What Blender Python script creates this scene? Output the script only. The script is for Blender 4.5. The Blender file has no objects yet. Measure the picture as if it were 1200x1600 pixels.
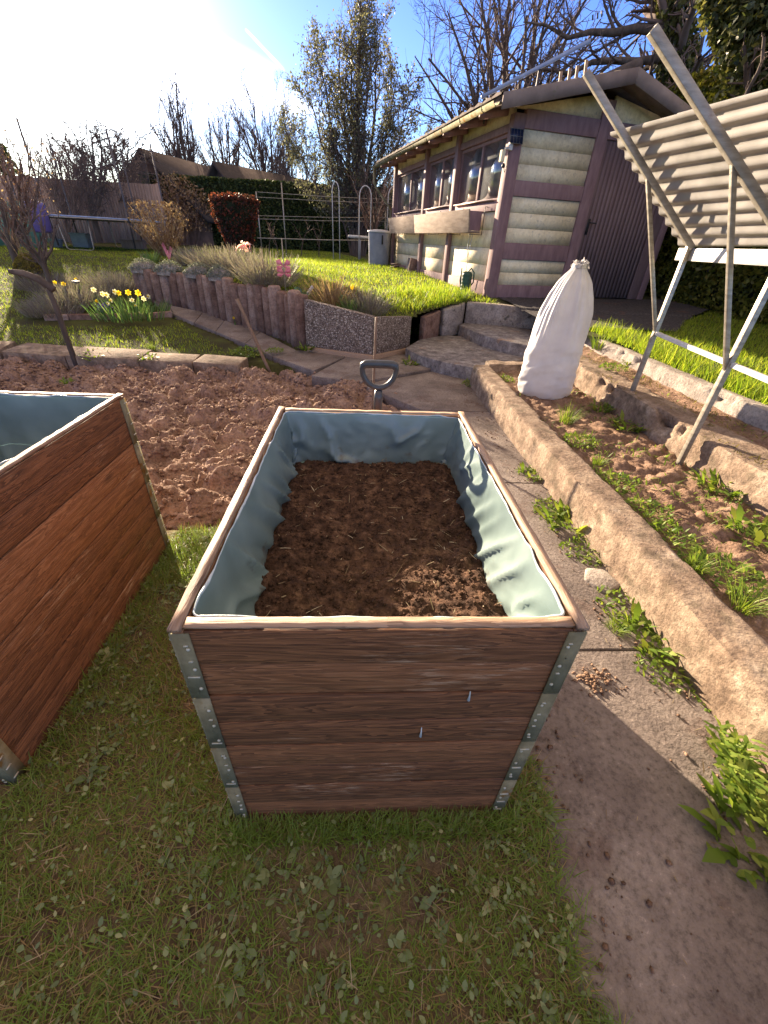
import bpy, math, random
import numpy as np
from mathutils import Vector, Matrix

# ------------------------------------------------------------------ camera, sky, sun, exposure
sc = bpy.context.scene
col = sc.collection
CAM = np.array([0.349, -0.526, 1.4676])
ROT = np.array([[0.9981, -0.0427, 0.0444], [-0.0134, 0.5531, 0.8330], [0.0601, 0.8320, -0.5515]])
FPX = 638.11
cd = bpy.data.cameras.new('camera')
cam = bpy.data.objects.new('camera', cd)
col.objects.link(cam)
cam.matrix_world = Matrix(((ROT[0][0], ROT[1][0], -ROT[2][0], CAM[0]), (ROT[0][1], ROT[1][1], -ROT[2][1], CAM[1]),
                           (ROT[0][2], ROT[1][2], -ROT[2][2], CAM[2]), (0, 0, 0, 1)))
cd.sensor_fit = 'VERTICAL'
cd.sensor_height = 36.0
cd.lens = FPX / 1600 * 36.0
cd.clip_start = 0.02
cd.clip_end = 2000
sc.camera = cam

SUN_AZ, SUN_EL = math.radians(-30.5), math.radians(13.8)
sunv = Vector((math.sin(SUN_AZ) * math.cos(SUN_EL), math.cos(SUN_AZ) * math.cos(SUN_EL), math.sin(SUN_EL)))
sl = bpy.data.lights.new('sun', 'SUN')
sl.energy = 5.0
sl.angle = math.radians(0.5)
sl.color = (1.0, 0.80, 0.57)
so = bpy.data.objects.new('sun', sl)
so.rotation_euler = sunv.to_track_quat('Z', 'Y').to_euler()
so.location = (0, 0, 30)
col.objects.link(so)

sc.view_settings.view_transform = 'Standard'
sc.view_settings.look = 'None'
sc.view_settings.gamma = 1.0
sc.view_settings.exposure = 2.2


def ray(px, py):
    d = np.array([(px - 600) / FPX, (800 - py) / FPX, 1.0]) @ ROT
    return d / np.linalg.norm(d)


def dirxy(px, py, dist):
    d = ray(px, py); h = np.hypot(d[0], d[1]); return CAM + d * dist / h


def onz(px, py, z):
    d = ray(px, py)
    return CAM + d * (z - CAM[2]) / d[2]


class NT:
    def __init__(s, tree):
        s.t = tree

    def n(s, kind, ins=None, **kw):
        nd = s.t.nodes.new(kind)
        for k, v in kw.items():
            setattr(nd, k, v)
        for k, v in (ins or {}).items():
            sk = nd.inputs[k]
            if hasattr(v, 'is_linked') or isinstance(v, bpy.types.NodeSocket):
                s.t.links.new(v, sk)
            else:
                sk.default_value = v
        return nd

    def math(s, op, a, b=0.0, c=0.0, clamp=False):
        nd = s.n('ShaderNodeMath', {0: a, 1: b, 2: c}, operation=op, use_clamp=clamp)
        return nd.outputs[0]

    def ramp(s, fac, stops, interp='LINEAR'):
        nd = s.n('ShaderNodeValToRGB', {0: fac})
        cr = nd.color_ramp
        cr.interpolation = interp
        while len(cr.elements) < len(stops):
            cr.elements.new(0.5)
        for e, (p, c) in zip(cr.elements, stops):
            e.position = p
            e.color = (*c, 1) if len(c) == 3 else c
        return nd.outputs[0]


world = bpy.data.worlds.new('World')
sc.world = world
world.use_nodes = True
wt = world.node_tree
wt.nodes.clear()
W = NT(wt)
sky = W.n('ShaderNodeTexSky', sky_type='NISHITA', sun_disc=False, sun_elevation=SUN_EL, sun_rotation=SUN_AZ,
          altitude=200, air_density=1.0, dust_density=0.25, ozone_density=4.0)
hs = W.n('ShaderNodeHueSaturation', {'Hue': 0.528, 'Saturation': 1.15, 'Value': 0.9, 'Color': sky.outputs[0]})
tc = W.n('ShaderNodeTexCoord')
dirv = W.n('ShaderNodeVectorMath', {0: tc.outputs['Generated']}, operation='NORMALIZE').outputs[0]


def wdot(v):
    return W.n('ShaderNodeVectorMath', {0: dirv, 1: tuple(float(q) for q in v)}, operation='DOT_PRODUCT').outputs['Value']


sd = W.math('MAXIMUM', wdot(sunv), 0.0)
glow = W.math('ADD', W.math('MULTIPLY', W.math('POWER', sd, 80.0), 11.0), W.math('MULTIPLY', W.math('POWER', sd, 18.0), 0.28))
glow = W.math('ADD', glow, W.math('MULTIPLY', W.math('POWER', sd, 700.0), 60.0))
glowc = W.n('ShaderNodeMix', {0: 1.0, 6: (1.0, 0.95, 0.86, 1), 7: (1, 1, 1, 1)}, data_type='RGBA', blend_type='MULTIPLY')
glown = W.n('ShaderNodeVectorMath', {0: glowc.outputs[2], 3: glow}, operation='SCALE').outputs[0]
acc = W.n('ShaderNodeVectorMath', {0: hs.outputs[0], 1: glown}, operation='ADD').outputs[0]


def streak(pa, pb, w0, w1, amt, ragged):
    """thin high cloud lying along a great circle between two sky directions"""
    global acc
    a, b = ray(*pa), ray(*pb)
    nrm = np.cross(a, b); nrm /= np.linalg.norm(nrm)
    tang = np.cross(nrm, a)
    L = float(b @ tang)
    t = W.math('DIVIDE', wdot(tang), L)
    noi = W.n('ShaderNodeTexNoise', {'Vector': dirv, 'Scale': 9.0, 'Detail': 5.0}).outputs[0]
    off = W.math('MULTIPLY', W.math('SUBTRACT', noi, 0.5), ragged)
    dist = W.math('ABSOLUTE', W.math('ADD', wdot(nrm), off))
    wid = W.math('ADD', w0, W.math('MULTIPLY', t, w1 - w0))
    f = W.math('SUBTRACT', 1.0, W.math('DIVIDE', dist, W.math('MAXIMUM', wid, 0.0005)), clamp=True)
    f = W.math('POWER', f, 1.4)
    f = W.math('MULTIPLY', f, W.math('MULTIPLY', W.math('ADD', 0.08, W.math('MULTIPLY', t, 12.0), clamp=True), W.math('MULTIPLY', W.math('SUBTRACT', 1.0, t), 3.0, clamp=True), clamp=True), clamp=True)
    f = W.math('MULTIPLY', f, amt)
    acc = W.n('ShaderNodeVectorMath', {0: acc, 1: W.n('ShaderNodeVectorMath', {0: (1.0, 0.99, 0.97), 3: f}, operation='SCALE').outputs[0]}, operation='ADD').outputs[0]


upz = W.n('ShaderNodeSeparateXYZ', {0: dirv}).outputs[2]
overhead_fill = W.math('MULTIPLY', W.math('SUBTRACT', upz, 0.36), 4.0, clamp=True)
acc = W.n('ShaderNodeMix', {0: W.math('MULTIPLY', overhead_fill, 0.9), 6: acc, 7: (3.4, 2.6, 1.9, 1)}, data_type='RGBA').outputs[2]   # warm pale fill light added to the unseen sky overhead
streak((383, 45), (446, 112), 0.0022, 0.0030, 9.0, 0.001)
streak((170, 30), (445, 112), 0.055, 0.008, 5.0, 0.02)
streak((170, 80), (520, 186), 0.08, 0.014, 8.0, 0.02)
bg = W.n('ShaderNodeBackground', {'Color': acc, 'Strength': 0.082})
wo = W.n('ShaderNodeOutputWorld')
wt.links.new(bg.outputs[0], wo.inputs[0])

R = random.Random(7)
G = np.random.default_rng(11)

# ------------------------------------------------------------------ terrain heights
def T_low(x, y):
    y = np.asarray(y, float)
    return np.where(y < 5.25, 0.0, np.where(y < 7.25, 0.04 * (y - 5.25), np.minimum(0.08 + 0.125 * (y - 7.25), 0.78 + 0.004 * (y - 12.9))))


def sstep(a, b, v):
    t = np.clip((np.asarray(v, float) - a) / (b - a), 0, 1)
    return t * t * (3 - 2 * t)


def hit(px, py, T):
    d = ray(px, py)
    lo = 0.3
    for t in np.arange(0.3, 90, 0.02):
        p = CAM + d * t
        if p[2] < T(p[0], p[1]):
            return p
    return p


PAL = [tuple(hit(px, py, T_low)[:2]) for px, py in ((222, 463), (236, 469), (256, 474), (290, 480), (320, 488), (360, 504), (418, 521), (455, 533))] + [(-0.5, 6.1)]


def T_up(x, y):
    x = np.asarray(x, float); y = np.asarray(y, float)
    z = 0.72 + 0.03 * (np.minimum(y, 12.5) - 8) - 0.025 * (np.clip(x, -3, 3) - 1) * sstep(14, 9, y)
    z = z - 0.13 * np.maximum(0, 7.5 - y) * sstep(-1.6, 0.3, x) * (1 - sstep(1.4, 2.6, x) * 0.3)
    xb = np.interp(y, [8.7, 10, 12, 14, 20, 28], [-3.55, -3.9, -4.6, -5.4, -7.0, -9.0])
    k = sstep(-0.1, 0.9, x - xb) * (y > 8.5) + (y <= 8.5)
    lo = T_low(x, y) - 0.03
    return lo + (z - lo) * k


def T_right(x, y):
    return 0.50 + 0.022 * (np.asarray(y, float) - 2)


def vhit(base, px, py):
    """height on the vertical through base seen at a picture point"""
    A = np.stack([ray(px, py), -np.array([0, 0, 1.0])], 1)
    s = np.linalg.lstsq(A, np.array(base) - CAM, rcond=None)[0]
    return base[2] + s[1]


# ------------------------------------------------------------------ noise
def hash2(i, j, seed):
    h = (i * 374761393 + j * 668265263 + seed * 982451653) & 0xffffffff
    h = ((h ^ (h >> 13)) * 1274126177) & 0xffffffff
    return ((h ^ (h >> 16)) & 0xffffff) / float(0x1000000)


def vnoise(x, y, seed=0):
    x = np.asarray(x, float); y = np.asarray(y, float)
    xi = np.floor(x).astype(np.int64); yi = np.floor(y).astype(np.int64)
    u = x - xi; v = y - yi
    u = u * u * (3 - 2 * u); v = v * v * (3 - 2 * v)
    a, b, c, d = hash2(xi, yi, seed), hash2(xi + 1, yi, seed), hash2(xi, yi + 1, seed), hash2(xi + 1, yi + 1, seed)
    return (a + (b - a) * u) * (1 - v) + (c + (d - c) * u) * v


def fbm(x, y, seed=0, o=4, gain=0.5):
    s = 0; a = 1; n = 0
    for k in range(o):
        s = s + a * vnoise(np.asarray(x) * 2 ** k, np.asarray(y) * 2 ** k, seed + k); n += a; a *= gain
    return s / n - 0.5


def clods(x, y, cell, seed, dens=1.0):
    """lumps: for every point the highest dome of the jittered cells around it"""
    X = x / cell; Y = y / cell
    xi = np.floor(X).astype(np.int64); yi = np.floor(Y).astype(np.int64)
    best = np.zeros_like(X)
    for di in (-1, 0, 1):
        for dj in (-1, 0, 1):
            ci, cj = xi + di, yi + dj
            px = ci + hash2(ci, cj, seed); py = cj + hash2(ci, cj, seed + 1)
            r = (0.25 + 0.65 * hash2(ci, cj, seed + 2) ** 1.5) * (hash2(ci, cj, seed + 3) < dens)
            an = hash2(ci, cj, seed + 4) * 3.14; st = 0.65 + 0.6 * hash2(ci, cj, seed + 5)
            dx, dy = X - px, Y - py
            a = (dx * np.cos(an) + dy * np.sin(an)) * st; b = (-dx * np.sin(an) + dy * np.cos(an)) / st
            d = np.sqrt(a * a + b * b)
            h = np.where(d < r, np.sqrt(np.maximum(r * r - d * d, 0)), 0)
            best = np.maximum(best, h)
    return best * cell


# ------------------------------------------------------------------ mesh helpers
def mesh_obj(name, V, F, mat, parent=None, rnd=None, smooth=False, world=True):
    V = np.asarray(V, np.float32).reshape(-1, 3)
    if parent is not None and world:
        V = V - np.array(parent.location, np.float32)
    me = bpy.data.meshes.new(name)
    if isinstance(F, np.ndarray):
        k = F.shape[1]; nf = len(F)
        loops = F.reshape(-1); starts = np.arange(nf) * k; tot = np.full(nf, k)
    else:
        nf = len(F); tot = np.array([len(f) for f in F]); loops = np.array([i for f in F for i in f]); starts = np.concatenate([[0], np.cumsum(tot)[:-1]])
    me.vertices.add(len(V)); me.vertices.foreach_set('co', V.ravel())
    me.loops.add(len(loops)); me.loops.foreach_set('vertex_index', loops.astype(np.int32))
    me.polygons.add(nf); me.polygons.foreach_set('loop_start', starts.astype(np.int32))
    me.polygons.foreach_set('loop_total', tot.astype(np.int32))
    if smooth:
        me.polygons.foreach_set('use_smooth', np.ones(nf, bool))
    if rnd is not None:
        at = me.attributes.new('rnd', 'FLOAT', 'FACE'); at.data.foreach_set('value', np.asarray(rnd, np.float32))
    me.update(calc_edges=True); me.validate()
    if mat is not None:
        me.materials.append(mat)
    o = bpy.data.objects.new(name, me)
    col.objects.link(o)
    if parent is not None:
        o.parent = parent
    return o


def tag(o, label=None, cat=None, group=None, kind=None):
    if label: o['label'] = label
    if cat: o['category'] = cat
    if group: o['group'] = group
    if kind: o['kind'] = kind
    return o


def thing(name, label, cat, loc=(0, 0, 0), rz=0, group=None):
    o = bpy.data.objects.new(name, None)
    o.empty_display_size = 0.1
    col.objects.link(o)
    o.location = [float(q) for q in loc]
    o.rotation_euler = (0, 0, rz)
    return tag(o, label, cat, group)


def dup(root, loc, rz=0, label=None, group=None, scale=1.0):
    c = root.copy(); col.objects.link(c)
    c.location = [float(q) for q in loc]; c.rotation_euler = (0, 0, rz); c.scale = (scale,) * 3
    if label: c['label'] = label
    if group: c['group'] = group
    for ch in list(root.children):
        k = ch.copy(); col.objects.link(k); k.parent = c
        for g in list(ch.children):
            m = g.copy(); col.objects.link(m); m.parent = k
    return c


class MB:
    def __init__(s):
        s.v = []; s.f = []; s.r = []

    def add(s, V, F, r=None):
        o = len(s.v)
        s.v.extend([tuple(map(float, q)) for q in V]); s.f.extend([tuple(i + o for i in f) for f in F])
        s.r.extend([R.random() if r is None else r] * len(F))
        return s

    def box(s, a, b, r=None, ax=None):
        x0, y0, z0 = a; x1, y1, z1 = b
        V = [(x0, y0, z0), (x1, y0, z0), (x1, y1, z0), (x0, y1, z0), (x0, y0, z1), (x1, y0, z1), (x1, y1, z1), (x0, y1, z1)]
        return s.add(V, [(0, 3, 2, 1), (4, 5, 6, 7), (0, 1, 5, 4), (1, 2, 6, 5), (2, 3, 7, 6), (3, 0, 4, 7)], r)

    def bar(s, p, q, w, h, up=(0, 0, 1), r=None):
        """rectangular bar from p to q"""
        p = np.array(p, float); q = np.array(q, float); d = q - p; d /= np.linalg.norm(d)
        u = np.array(up, float); sx = np.cross(d, u); sx /= np.linalg.norm(sx); uz = np.cross(sx, d)
        V = [e + sx * a * w / 2 + uz * b * h / 2 for e in (p, q) for a, b in ((-1, -1), (1, -1), (1, 1), (-1, 1))]
        return s.add(V, [(0, 1, 2, 3), (7, 6, 5, 4), (0, 4, 5, 1), (1, 5, 6, 2), (2, 6, 7, 3), (3, 7, 4, 0)], r)

    def tube(s, pts, rad, n=8, cap=True, r=None, closed=False):
        V, F = tubev(pts, rad, n, cap, closed)
        return s.add(V, F, r)

    def lathe(s, prof, c=(0, 0, 0), n=20, r=None, cap=True):
        V = []; F = []
        for k, (rr, z) in enumerate(prof):
            for i in range(n):
                a = 2 * math.pi * i / n
                V.append((c[0] + rr * math.cos(a), c[1] + rr * math.sin(a), c[2] + z))
        for k in range(len(prof) - 1):
            for i in range(n):
                j = (i + 1) % n
                F.append((k * n + i, k * n + j, (k + 1) * n + j, (k + 1) * n + i))
        if cap:
            F.append(tuple(range(n - 1, -1, -1))); F.append(tuple(range((len(prof) - 1) * n, len(prof) * n)))
        return s.add(V, F, r)

    def prism(s, poly, z0, z1, r=None):
        n = len(poly)
        z0 = [z0] * n if np.isscalar(z0) else z0; z1 = [z1] * n if np.isscalar(z1) else z1
        V = [(x, y, z) for (x, y), z in zip(poly, z0)] + [(x, y, z) for (x, y), z in zip(poly, z1)]
        F = [tuple(range(n - 1, -1, -1)), tuple(range(n, 2 * n))] + [(i, (i + 1) % n, n + (i + 1) % n, n + i) for i in range(n)]
        return s.add(V, F, r)

    def build(s, name, mat, parent=None, smooth=False, world=True, bevel=0):
        o = mesh_obj(name, s.v, s.f, mat, parent, s.r, smooth, world)
        if bevel:
            m = o.modifiers.new('bevel', 'BEVEL'); m.width = bevel; m.segments = 2; m.limit_method = 'ANGLE'
        return o


def tubev(pts, rad, n=8, cap=True, closed=False):
    P = np.array(pts, float); m = len(P)
    rad = np.full(m, rad, float) if np.isscalar(rad) else np.array(rad, float)
    T = np.gradient(P, axis=0) if not closed else np.roll(P, -1, 0) - np.roll(P, 1, 0)
    T /= np.maximum(np.linalg.norm(T, axis=1, keepdims=True), 1e-9)
    ref = np.array([0.0, 0, 1]) if abs(T[0][2]) < 0.9 else np.array([1.0, 0, 0])
    u = np.cross(T[0], ref); u /= np.linalg.norm(u)
    V = np.zeros((m, n, 3)); an = np.arange(n) * 2 * math.pi / n
    for k in range(m):
        u = u - T[k] * (u @ T[k]); u /= np.linalg.norm(u); w = np.cross(T[k], u)
        V[k] = P[k] + rad[k] * (np.cos(an)[:, None] * u + np.sin(an)[:, None] * w)
    F = []
    for k in range(m if closed else m - 1):
        k2 = (k + 1) % m
        for i in range(n):
            j = (i + 1) % n
            F.append((k * n + i, k * n + j, k2 * n + j, k2 * n + i))
    if cap and not closed:
        F.append(tuple(range(n - 1, -1, -1))); F.append(tuple(range((m - 1) * n, m * n)))
    return V.reshape(-1, 3), F


def blades(P, yaw, lean, length, width, prof=(1, .8, .05), curl=0.6, rnd=None, twist=0.0):
    """many thin bent strips (grass, leaves, petals, straws) as arrays of quads"""
    P = np.asarray(P, float); N = len(P); K = len(prof) - 1
    yaw = np.broadcast_to(yaw, N); lean = np.broadcast_to(lean, N); length = np.broadcast_to(length, N)
    width = np.broadcast_to(width, N); curl = np.broadcast_to(curl, N)
    side = np.stack([-np.sin(yaw + twist), np.cos(yaw + twist), np.zeros(N)], 1)
    V = np.zeros((N, K + 1, 2, 3)); p = P.copy()
    for k in range(K + 1):
        w = (width * prof[k] / 2)[:, None]
        V[:, k, 0] = p - side * w; V[:, k, 1] = p + side * w
        th = lean + curl * (k + 0.5) / K
        p = p + (length / K)[:, None] * np.stack([np.sin(th) * np.cos(yaw), np.sin(th) * np.sin(yaw), np.cos(th)], 1)
    base = (np.arange(N) * (K + 1) * 2)[:, None, None]
    k = np.arange(K)[None, :, None] * 2
    F = (base + k + np.array([0, 1, 3, 2])[None, None, :]).reshape(-1, 4)
    rn = np.repeat(G.random(N) if rnd is None else np.broadcast_to(rnd, N), K)
    return V.reshape(-1, 3), F, rn


def join(parts):
    V = []; F = []; r = []; o = 0
    for v, f, q in parts:
        V.append(v); F.append(f + o); r.append(q); o += len(v)
    return np.concatenate(V), np.concatenate(F), np.concatenate(r)


def leafcards(P, size, rnd=None, up=0.0, aspect=0.55):
    """pointed leaf shaped quads turned every way"""
    P = np.asarray(P, float); N = len(P)
    size = np.broadcast_to(size, N)[:, None]
    a = G.normal(size=(N, 3)); a[:, 2] += up; a /= np.linalg.norm(a, axis=1, keepdims=True)
    b = np.cross(a, G.normal(size=(N, 3))); b /= np.linalg.norm(b, axis=1, keepdims=True)
    V = np.stack([P - a * size * .5, P + b * size * aspect * .5 + a * size * .05, P + a * size * .5, P - b * size * aspect * .5 + a * size * .05], 1)
    F = np.arange(N * 4).reshape(N, 4)
    return V.reshape(-1, 3), F, (G.random(N) if rnd is None else rnd)


def grid(x0, x1, y0, y1, step, fz, keep=None):
    nx = int((x1 - x0) / step) + 1; ny = int((y1 - y0) / step) + 1
    X, Y = np.meshgrid(np.linspace(x0, x1, nx), np.linspace(y0, y1, ny))
    Z = fz(X, Y)
    V = np.stack([X, Y, Z], -1).reshape(-1, 3)
    i = np.arange(nx * ny).reshape(ny, nx)
    F = np.stack([i[:-1, :-1], i[:-1, 1:], i[1:, 1:], i[1:, :-1]], -1).reshape(-1, 4)
    if keep is not None:
        c = V[F].mean(1)
        F = F[keep(c[:, 0], c[:, 1])]
        u, inv = np.unique(F, return_inverse=True)
        V = V[u]; F = inv.reshape(-1, 4)
    return V, F


def inpoly(x, y, poly):
    x = np.asarray(x); y = np.asarray(y); r = np.zeros(x.shape, bool); n = len(poly)
    for i in range(n):
        (xa, ya), (xb, yb) = poly[i], poly[(i + 1) % n]
        c = ((ya > y) != (yb > y)) & (x < (xb - xa) * (y - ya) / ((yb - ya) if yb != ya else 1e-9) + xa)
        r ^= c
    return r


def scatter(n, x0, x1, y0, y1, keep=None):
    P = np.stack([G.uniform(x0, x1, n), G.uniform(y0, y1, n)], 1)
    return P if keep is None else P[keep(P[:, 0], P[:, 1])]


# ------------------------------------------------------------------ materials
def material(name):
    m = bpy.data.materials.new(name); m.use_nodes = True
    m.node_tree.nodes.clear()
    return m, NT(m.node_tree)


def finish(m, n, shader):
    o = n.n('ShaderNodeOutputMaterial'); m.node_tree.links.new(shader, o.inputs[0])
    return m


def noisy(name, stops, scale=8, stretch=(1, 1, 1), detail=6, rough=0.85, bump=0.3, bscale=None, dist=0.0, metal=0.0, spec=0.3, rndamt=0.0, spots=None, bdist=0.01, coord='Object', coat=0.0, grit=0, gamt=.5):
    """noise driven colour ramp with bump; rndamt shifts the ramp piece by piece"""
    m, n = material(name)
    t = n.n('ShaderNodeTexCoord')
    mp = n.n('ShaderNodeMapping', {'Vector': t.outputs[coord], 'Scale': stretch})
    nz = n.n('ShaderNodeTexNoise', {'Vector': mp.outputs[0], 'Scale': scale, 'Detail': detail, 'Roughness': 0.6, 'Distortion': dist})
    fac = nz.outputs[0]
    if rndamt:
        at = n.n('ShaderNodeAttribute', attribute_name='rnd')
        fac = n.math('ADD', fac, n.math('MULTIPLY', n.math('SUBTRACT', at.outputs['Fac'], 0.5), rndamt))
    c = n.ramp(fac, stops)
    if spots:
        sscale, th, scol, amt = spots
        s2 = n.n('ShaderNodeTexNoise', {'Vector': t.outputs[coord], 'Scale': sscale, 'Detail': 5, 'Roughness': 0.65})
        f2 = n.math('MULTIPLY', n.math('MULTIPLY', n.math('SUBTRACT', s2.outputs[0], th), 14.0, clamp=True), amt, clamp=True)
        c = n.n('ShaderNodeMix', {0: f2, 6: c, 7: (*scol, 1)}, data_type='RGBA').outputs[2]
    if grit:
        g1 = n.n('ShaderNodeTexNoise', {'Vector': t.outputs[coord], 'Scale': grit, 'Detail': 6, 'Roughness': 0.75})
        gv = n.ramp(g1.outputs[0], [(.3, (1 - gamt,) * 3), (.5, (1, 1, 1)), (.62, (1 + gamt * .25,) * 3), (.72, (1 + gamt * 1.6,) * 3)])
        c = n.n('ShaderNodeMix', {0: 1.0, 6: c, 7: gv}, data_type='RGBA', blend_type='MULTIPLY').outputs[2]
    b2 = n.n('ShaderNodeTexNoise', {'Vector': mp.outputs[0], 'Scale': bscale or scale * 3, 'Detail': 8, 'Roughness': 0.65})
    bp = n.n('ShaderNodeBump', {'Strength': bump, 'Distance': bdist, 'Height': b2.outputs[0]})
    p = n.n('ShaderNodeBsdfPrincipled', {'Base Color': c, 'Roughness': rough, 'Metallic': metal, 'Specular IOR Level': spec, 'Normal': bp.outputs[0], 'Coat Weight': coat})
    return finish(m, n, p.outputs[0])


def leafmat(name, stops, trans=0.45, rough=0.55, big=None, spec=0.3):
    """foliage: colour by leaf, sunlight shines through"""
    m, n = material(name)
    at = n.n('ShaderNodeAttribute', attribute_name='rnd')
    fac = at.outputs['Fac']
    if big:
        t = n.n('ShaderNodeTexCoord')
        nz = n.n('ShaderNodeTexNoise', {'Vector': t.outputs['Object'], 'Scale': big[0], 'Detail': 3})
        fac = n.math('ADD', fac, n.math('MULTIPLY', n.math('SUBTRACT', nz.outputs[0], 0.5), big[1]))
    c = n.ramp(fac, stops)
    p = n.n('ShaderNodeBsdfPrincipled', {'Base Color': c, 'Roughness': rough, 'Specular IOR Level': spec})
    if trans <= 0:
        return finish(m, n, p.outputs[0])
    c2 = n.n('ShaderNodeMix', {0: 1.0, 6: c, 7: (1.35, 1.35, 0.75, 1)}, data_type='RGBA', blend_type='MULTIPLY').outputs[2]
    tr = n.n('ShaderNodeBsdfTranslucent', {'Color': c2})
    mx = n.n('ShaderNodeMixShader', {0: trans, 1: p.outputs[0], 2: tr.outputs[0]})
    return finish(m, n, mx.outputs[0])


def woodmat(name, along, dark, mid, light, worn=0.0, rough=0.6, wornc=(.42, .29, .19)):
    """stained plank wood, grain running along one axis"""
    m, n = material(name)
    t = n.n('ShaderNodeTexCoord'); at = n.n('ShaderNodeAttribute', attribute_name='rnd')
    off = n.math('MULTIPLY', at.outputs['Fac'], 37.0)
    ofv = n.n('ShaderNodeCombineXYZ', {0: off, 1: off, 2: off}).outputs[0]
    vec = n.n('ShaderNodeVectorMath', {0: t.outputs['Object'], 1: ofv}, operation='ADD').outputs[0]
    s = [24.0, 24.0, 24.0]; s[along] = 1.7
    mp = n.n('ShaderNodeMapping', {'Vector': vec, 'Scale': tuple(s)}).outputs[0]
    g1 = n.n('ShaderNodeTexNoise', {'Vector': mp, 'Scale': 1.3, 'Detail': 3, 'Distortion': 1.6})
    g2 = n.n('ShaderNodeTexNoise', {'Vector': mp, 'Scale': 6.0, 'Detail': 9, 'Roughness': 0.75})
    rings = n.math('FRACT', n.math('MULTIPLY', g1.outputs[0], 7.0))
    fac = n.math('ADD', n.math('MULTIPLY', rings, 0.35), n.math('MULTIPLY', g2.outputs[0], 0.5))
    fac = n.math('ADD', fac, n.math('MULTIPLY', n.math('SUBTRACT', at.outputs['Fac'], 0.5), 0.35))
    c = n.ramp(fac, [(0.15, dark), (0.5, mid), (0.85, light)])
    # knots
    sk = [9.0, 9.0, 9.0]; sk[along] = 3.4
    mk = n.n('ShaderNodeMapping', {'Vector': vec, 'Scale': tuple(sk)}).outputs[0]
    vo = n.n('ShaderNodeTexVoronoi', {'Vector': mk, 'Scale': 0.62})
    kf = n.math('MULTIPLY', n.math('SUBTRACT', 0.13, vo.outputs['Distance']), 14.0, clamp=True)
    c = n.n('ShaderNodeMix', {0: n.math('MULTIPLY', kf, 0.75), 6: c, 7: (dark[0] * .5, dark[1] * .45, dark[2] * .45, 1)}, data_type='RGBA').outputs[2]
    if worn:
        big = n.n('ShaderNodeTexNoise', {'Vector': vec, 'Scale': 3.2, 'Detail': 3})
        wf = n.math('MULTIPLY', n.math('MULTIPLY', n.math('SUBTRACT', big.outputs[0], 0.56), 9.0, clamp=True), n.math('MULTIPLY', n.math('SUBTRACT', g2.outputs[0], 0.53), 12.0, clamp=True))
        c = n.n('ShaderNodeMix', {0: n.math('MULTIPLY', wf, worn), 6: c, 7: (*wornc, 1)}, data_type='RGBA').outputs[2]
    bp = n.n('ShaderNodeBump', {'Strength': 0.6, 'Distance': 0.005, 'Height': fac})
    rr = n.math('ADD', rough - 0.12, n.math('MULTIPLY', g2.outputs[0], 0.25))
    p = n.n('ShaderNodeBsdfPrincipled', {'Base Color': c, 'Roughness': rr, 'Specular IOR Level': 0.4, 'Normal': bp.outputs[0]})
    return finish(m, n, p.outputs[0])


BR = ((.075, .031, .014), (.235, .102, .043), (.42, .225, .115))
M = {}
for ax, k in ((0, 'x'), (1, 'y')):
    M['stain_' + k] = woodmat('stained_plank_' + k, ax, *BR, worn=1.0, rough=.7)
    M['rim_' + k] = woodmat('weathered_rim_' + k, ax, (.20, .12, .075), (.36, .24, .16), (.50, .36, .25))
M['stake'] = woodmat('weathered_stake', 2, (.16, .10, .065), (.30, .20, .135), (.42, .30, .21))
M['trough'] = noisy('grey_trough_wood', [(.25, (.15, .105, .075)), (.5, (.27, .20, .15)), (.75, (.37, .29, .225))], 3, (1, 1, 5), rough=.9, bump=.5)
M['galv'] = noisy('galvanised_steel', [(.3, (.11, .105, .065)), (.55, (.205, .19, .12)), (.75, (.30, .275, .185))], 14, rough=.9, metal=.0, spec=.08, bump=.15, spots=(8, .57, (.17, .085, .02), .9))
M['bright'] = noisy('bright_zinc_edge', [(.3, (.36, .36, .29)), (.7, (.58, .57, .48))], 30, rough=.4, metal=.3, bump=.1)
M['rust'] = noisy('rust_brown', [(.3, (.10, .045, .02)), (.7, (.22, .10, .04))], 30, rough=.9, bump=.4)
M['soil'] = noisy('dug_soil', [(.25, (.15, .092, .066)), (.5, (.29, .19, .14)), (.75, (.43, .30, .23))], 5, rough=.97, bump=.9, bscale=60, bdist=.02, spec=.12, grit=40, gamt=.55)
M['compost'] = noisy('dark_compost', [(.3, (.032, .019, .014)), (.52, (.095, .053, .035)), (.75, (.23, .135, .085))], 26, rough=.97, bump=1.0, bscale=90, bdist=.015, spec=.12, grit=80, gamt=.55)
M['bedsoil'] = noisy('bed_soil', [(.25, (.12, .075, .052)), (.5, (.235, .15, .105)), (.75, (.36, .245, .175))], 7, rough=.97, bump=.9, bscale=60, bdist=.02, spec=.1, grit=40, gamt=.55)
M['turf'] = noisy('turf_ground', [(.3, (.035, .030, .018)), (.5, (.060, .060, .022)), (.7, (.085, .10, .028))], 3, rough=.97, bump=.8, bscale=50, bdist=.03, spec=.1)
M['foreturf'] = noisy('shaded_turf_ground', [(.3, (.10, .065, .05)), (.5, (.17, .13, .08)), (.7, (.22, .20, .095))], 6, rough=.97, bump=.9, bscale=60, bdist=.02, spec=.1, grit=45, gamt=.55)
M['path'] = noisy('path_concrete', [(.25, (.095, .078, .072)), (.48, (.18, .148, .132)), (.75, (.30, .255, .225))], 2.6, rough=.92, bump=.8, bscale=70, bdist=.008, spots=(3.2, .56, (.14, .10, .085), .7), spec=.2, grit=48, gamt=.55)
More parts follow.
